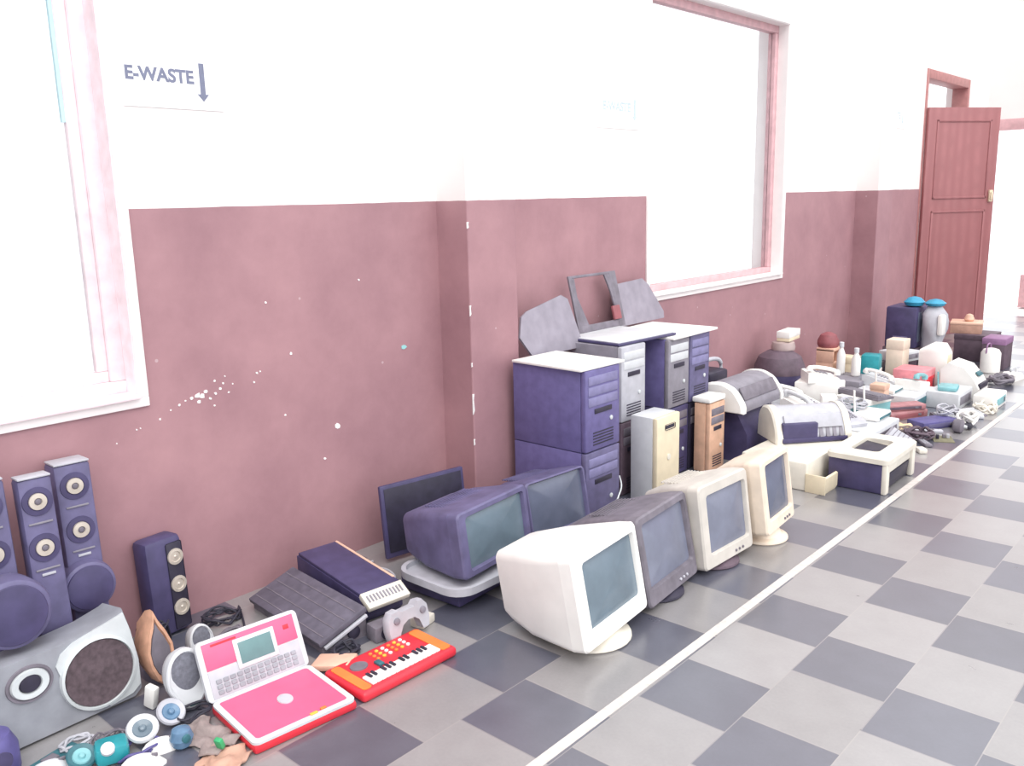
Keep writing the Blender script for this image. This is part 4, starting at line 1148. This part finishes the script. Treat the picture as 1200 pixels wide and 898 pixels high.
# front row of the far heap: red slabs, cream paper, blue slab, curls
unit('red-brown slab, lower of the pair lying before the routers', 1.09, 6.22, 0, -25, .14, .34, .055, 'slab_red', 'brown_red', name='tape_deck')
unit('red-brown slab lying crosswise on the lower red-brown slab', 1.08, 6.22, .056, -38, .11, .32, .04, 'slab_red', 'brown_dark', name='tape_deck')
carton('peach-coloured small box behind the red-brown slabs', .90, 6.31, 0, 0, .10, .10, .20, 'peach')
mat_sheet('cream paper sheet lying in front of the red-brown slabs', 1.17, 5.91, .16, .14, -20, 'paper_cream', seed=8, amp=.014, name='paper_sheet', cat='paper')
unit('dark blue flat slab lying on the floor in front of the far heap', 1.33, 6.10, 0, -28, .15, .30, .05, 'blue_dark', 'navy_plastic', name='disc_drive')
kboard('slanted dark keyboard with pale keys lying above the dark blue slab', 1.39, 6.46, .0, -30, 'dark_grey', 'pale_grey', L_=.38, W_=.13, ry=8)
t = thing('round_motor', 'dark round motor lying at the front of the far heap', 'motor', (1.51, 6.02, 0), 0)
MB(TR(0, 0, .045) @ FX @ TR(0, 0, -.03)).lathe([(.035, 0), (.044, .01), (.044, .05), (.03, .06), (.012, .065)], 22).build('housing', 'dark_grey', t)
MB(TR(.03, 0, .045) @ FX).lathe([(.012, 0), (.010, .02)], 12).build('shaft', 'silver_bright', t)
coil('white curled cable at the right front end of the far heap', 1.50, 6.26, 0, .06, 4, .011, 'white_plastic', seed=41, ht=.08)
coil('dark curled cable on the floor beside the dark round motor', 1.50, 6.14, 0, .05, 4, .009, 'cable_black', seed=42, ht=.03)
coil('grey wire tangle among the slanted keyboards', 1.36, 6.30, .04, .07, 5, .006, 'light_grey', seed=43, ht=.05)
coil('beige wire tangle on the floor before the grey-white tray', 1.50, 6.70, 0, .07, 5, .008, 'off_white', seed=44, ht=.06)
coil('dark thick cable lying in front of the white canister', 1.34, 7.75, 0, .09, 4, .014, 'dark_grey', seed=45, ht=.05)
tag(MB().box(-.02, .02, -.03, .03, 0, .025, .008).build('small_adapter', 'pale_grey'), 'tiny pale adapter lying on the floor line at the end of the heap', 'adapter', (1.52, 6.24 + .26, 0), 20)
t = thing('white_iron', 'low white shoe-shaped appliance on the floor beyond the dark thick cable', 'appliance', (1.38, 8.02, 0), 80)
MB().prism([(-.10, 0), (.11, 0), (.10, .02), (.02, .06), (-.08, .07), (-.10, .05)], 'y', -.05, .05).build('body', 'white_plastic', t)
MB().tube([(-.07, 0, .06), (-.06, 0, .10), (.02, 0, .095), (.04, 0, .055)], .01, 8).build('handle', 'pale_grey', t)
# things of one kind that repeat share a group phrase
GROUPS = {'crt_monitor': 'old tube monitors in the front rows', 'computer_tower': 'stacked computer towers', 'side_panel': 'metal panels leaning above the towers',
          'white_board': 'white boards on the tower stacks', 'tower_speaker': 'tall speakers by the wall', 'desk_speaker': 'small oval desk speakers',
          'round_driver_unit': 'round speaker parts in the corner', 'computer_mouse': 'computer mice in the corner', 'desk_telephone': 'telephones in the heap',
          'network_router': 'routers in the heap', 'computer_keyboard': 'keyboards in the heap', 'cable_coil': 'cable tangles on the floor', 'cable': 'loose leads on the floor',
          'inkjet_printer': 'inkjet printers beyond the towers', 'carton': 'cartons in the far heap', 'bottle': 'white bottles by the wall', 'paper_sign': 'paper signs on the wall',
          'blue_bundle': 'blue bundles at the far end', 'tape_deck': 'red-brown slabs', 'remote_control': 'remote controls on the floor', 'power_adapter': 'power adapters on the floor', 'circuit_board': 'circuit boards on the floor', 'small_unit': 'small boxes in the heap', 'desktop_case': 'flat cases under the heap'}
for o in list(sc.objects):
    base = o.name.split('.')[0]
    if o.parent is None and 'label' in o and base in GROUPS: o['group'] = GROUPS[base]

# ------------------------------------------------------------------ camera
right = Vector((.74615, .66537, -.02327)); down = Vector((.11931, -.16801, -.97854)); fwd = Vector((-.655, .72736, -.20475))
fwd.normalize(); right = (right - fwd * right.dot(fwd)).normalized(); up = right.cross(fwd).normalized()
cam = bpy.data.cameras.new('camera')
cam.sensor_width = 36.0; cam.sensor_fit = 'HORIZONTAL'
cam.lens = 36.0 * 1035.0 / 1200.0
cam.clip_start = 0.05
co = bpy.data.objects.new('camera', cam); COL.objects.link(co)
mw = Matrix.Identity(4)
for i in range(3):
    mw[i][0] = right[i]; mw[i][1] = up[i]; mw[i][2] = -fwd[i]
mw.translation = Vector((3.061, 0, 1.551))
co.matrix_world = mw
sc.camera = co

# ------------------------------------------------------------------ light: overcast daylight, strongest from the open right side
w = bpy.data.worlds.new('daylight'); sc.world = w
w.use_nodes = True
nt = w.node_tree
bg = nt.nodes['Background']
tc = nt.nodes.new('ShaderNodeTexCoord')
sp = nt.nodes.new('ShaderNodeSeparateXYZ'); nt.links.new(tc.outputs['Generated'], sp.inputs[0])
cr = nt.nodes.new('ShaderNodeValToRGB')
cr.color_ramp.elements[0].position = 0.0; cr.color_ramp.elements[0].color = (.82, .84, .90, 1)
cr.color_ramp.elements[1].position = 1.0; cr.color_ramp.elements[1].color = (1.0, 1.0, 1.0, 1)
mr = nt.nodes.new('ShaderNodeMapRange'); mr.inputs['From Min'].default_value = -.3; mr.inputs['From Max'].default_value = .8
nt.links.new(sp.outputs['Z'], mr.inputs['Value'])
nt.links.new(mr.outputs['Result'], cr.inputs['Fac'])
nt.links.new(cr.outputs['Color'], bg.inputs['Color'])
dt = nt.nodes.new('ShaderNodeVectorMath'); dt.operation = 'DOT_PRODUCT'
nt.links.new(tc.outputs['Generated'], dt.inputs[0]); dt.inputs[1].default_value = (.22, .36, .12)
ms = nt.nodes.new('ShaderNodeMath'); ms.operation = 'ADD'
nt.links.new(dt.outputs['Value'], ms.inputs[0]); ms.inputs[1].default_value = 1.06
nt.links.new(ms.outputs[0], bg.inputs['Strength'])

def sun(name, direction, energy, angle, color=(1, 1, 1)):
    l = bpy.data.lights.new(name, 'SUN'); l.energy = energy; l.angle = R_(angle); l.color = color
    o = bpy.data.objects.new(name, l); COL.objects.link(o)
    o.rotation_euler = Vector(direction).to_track_quat('-Z', 'Y').to_euler()
    return o
sun('sun', (-.55, .35, -.85), 1.3, 50, (1, .98, .96))

sc.view_settings.view_transform = 'Standard'
sc.view_settings.look = 'None'
sc.view_settings.exposure = 0.55
sc.view_settings.gamma = 1.0
sc.view_settings.use_curve_mapping = False
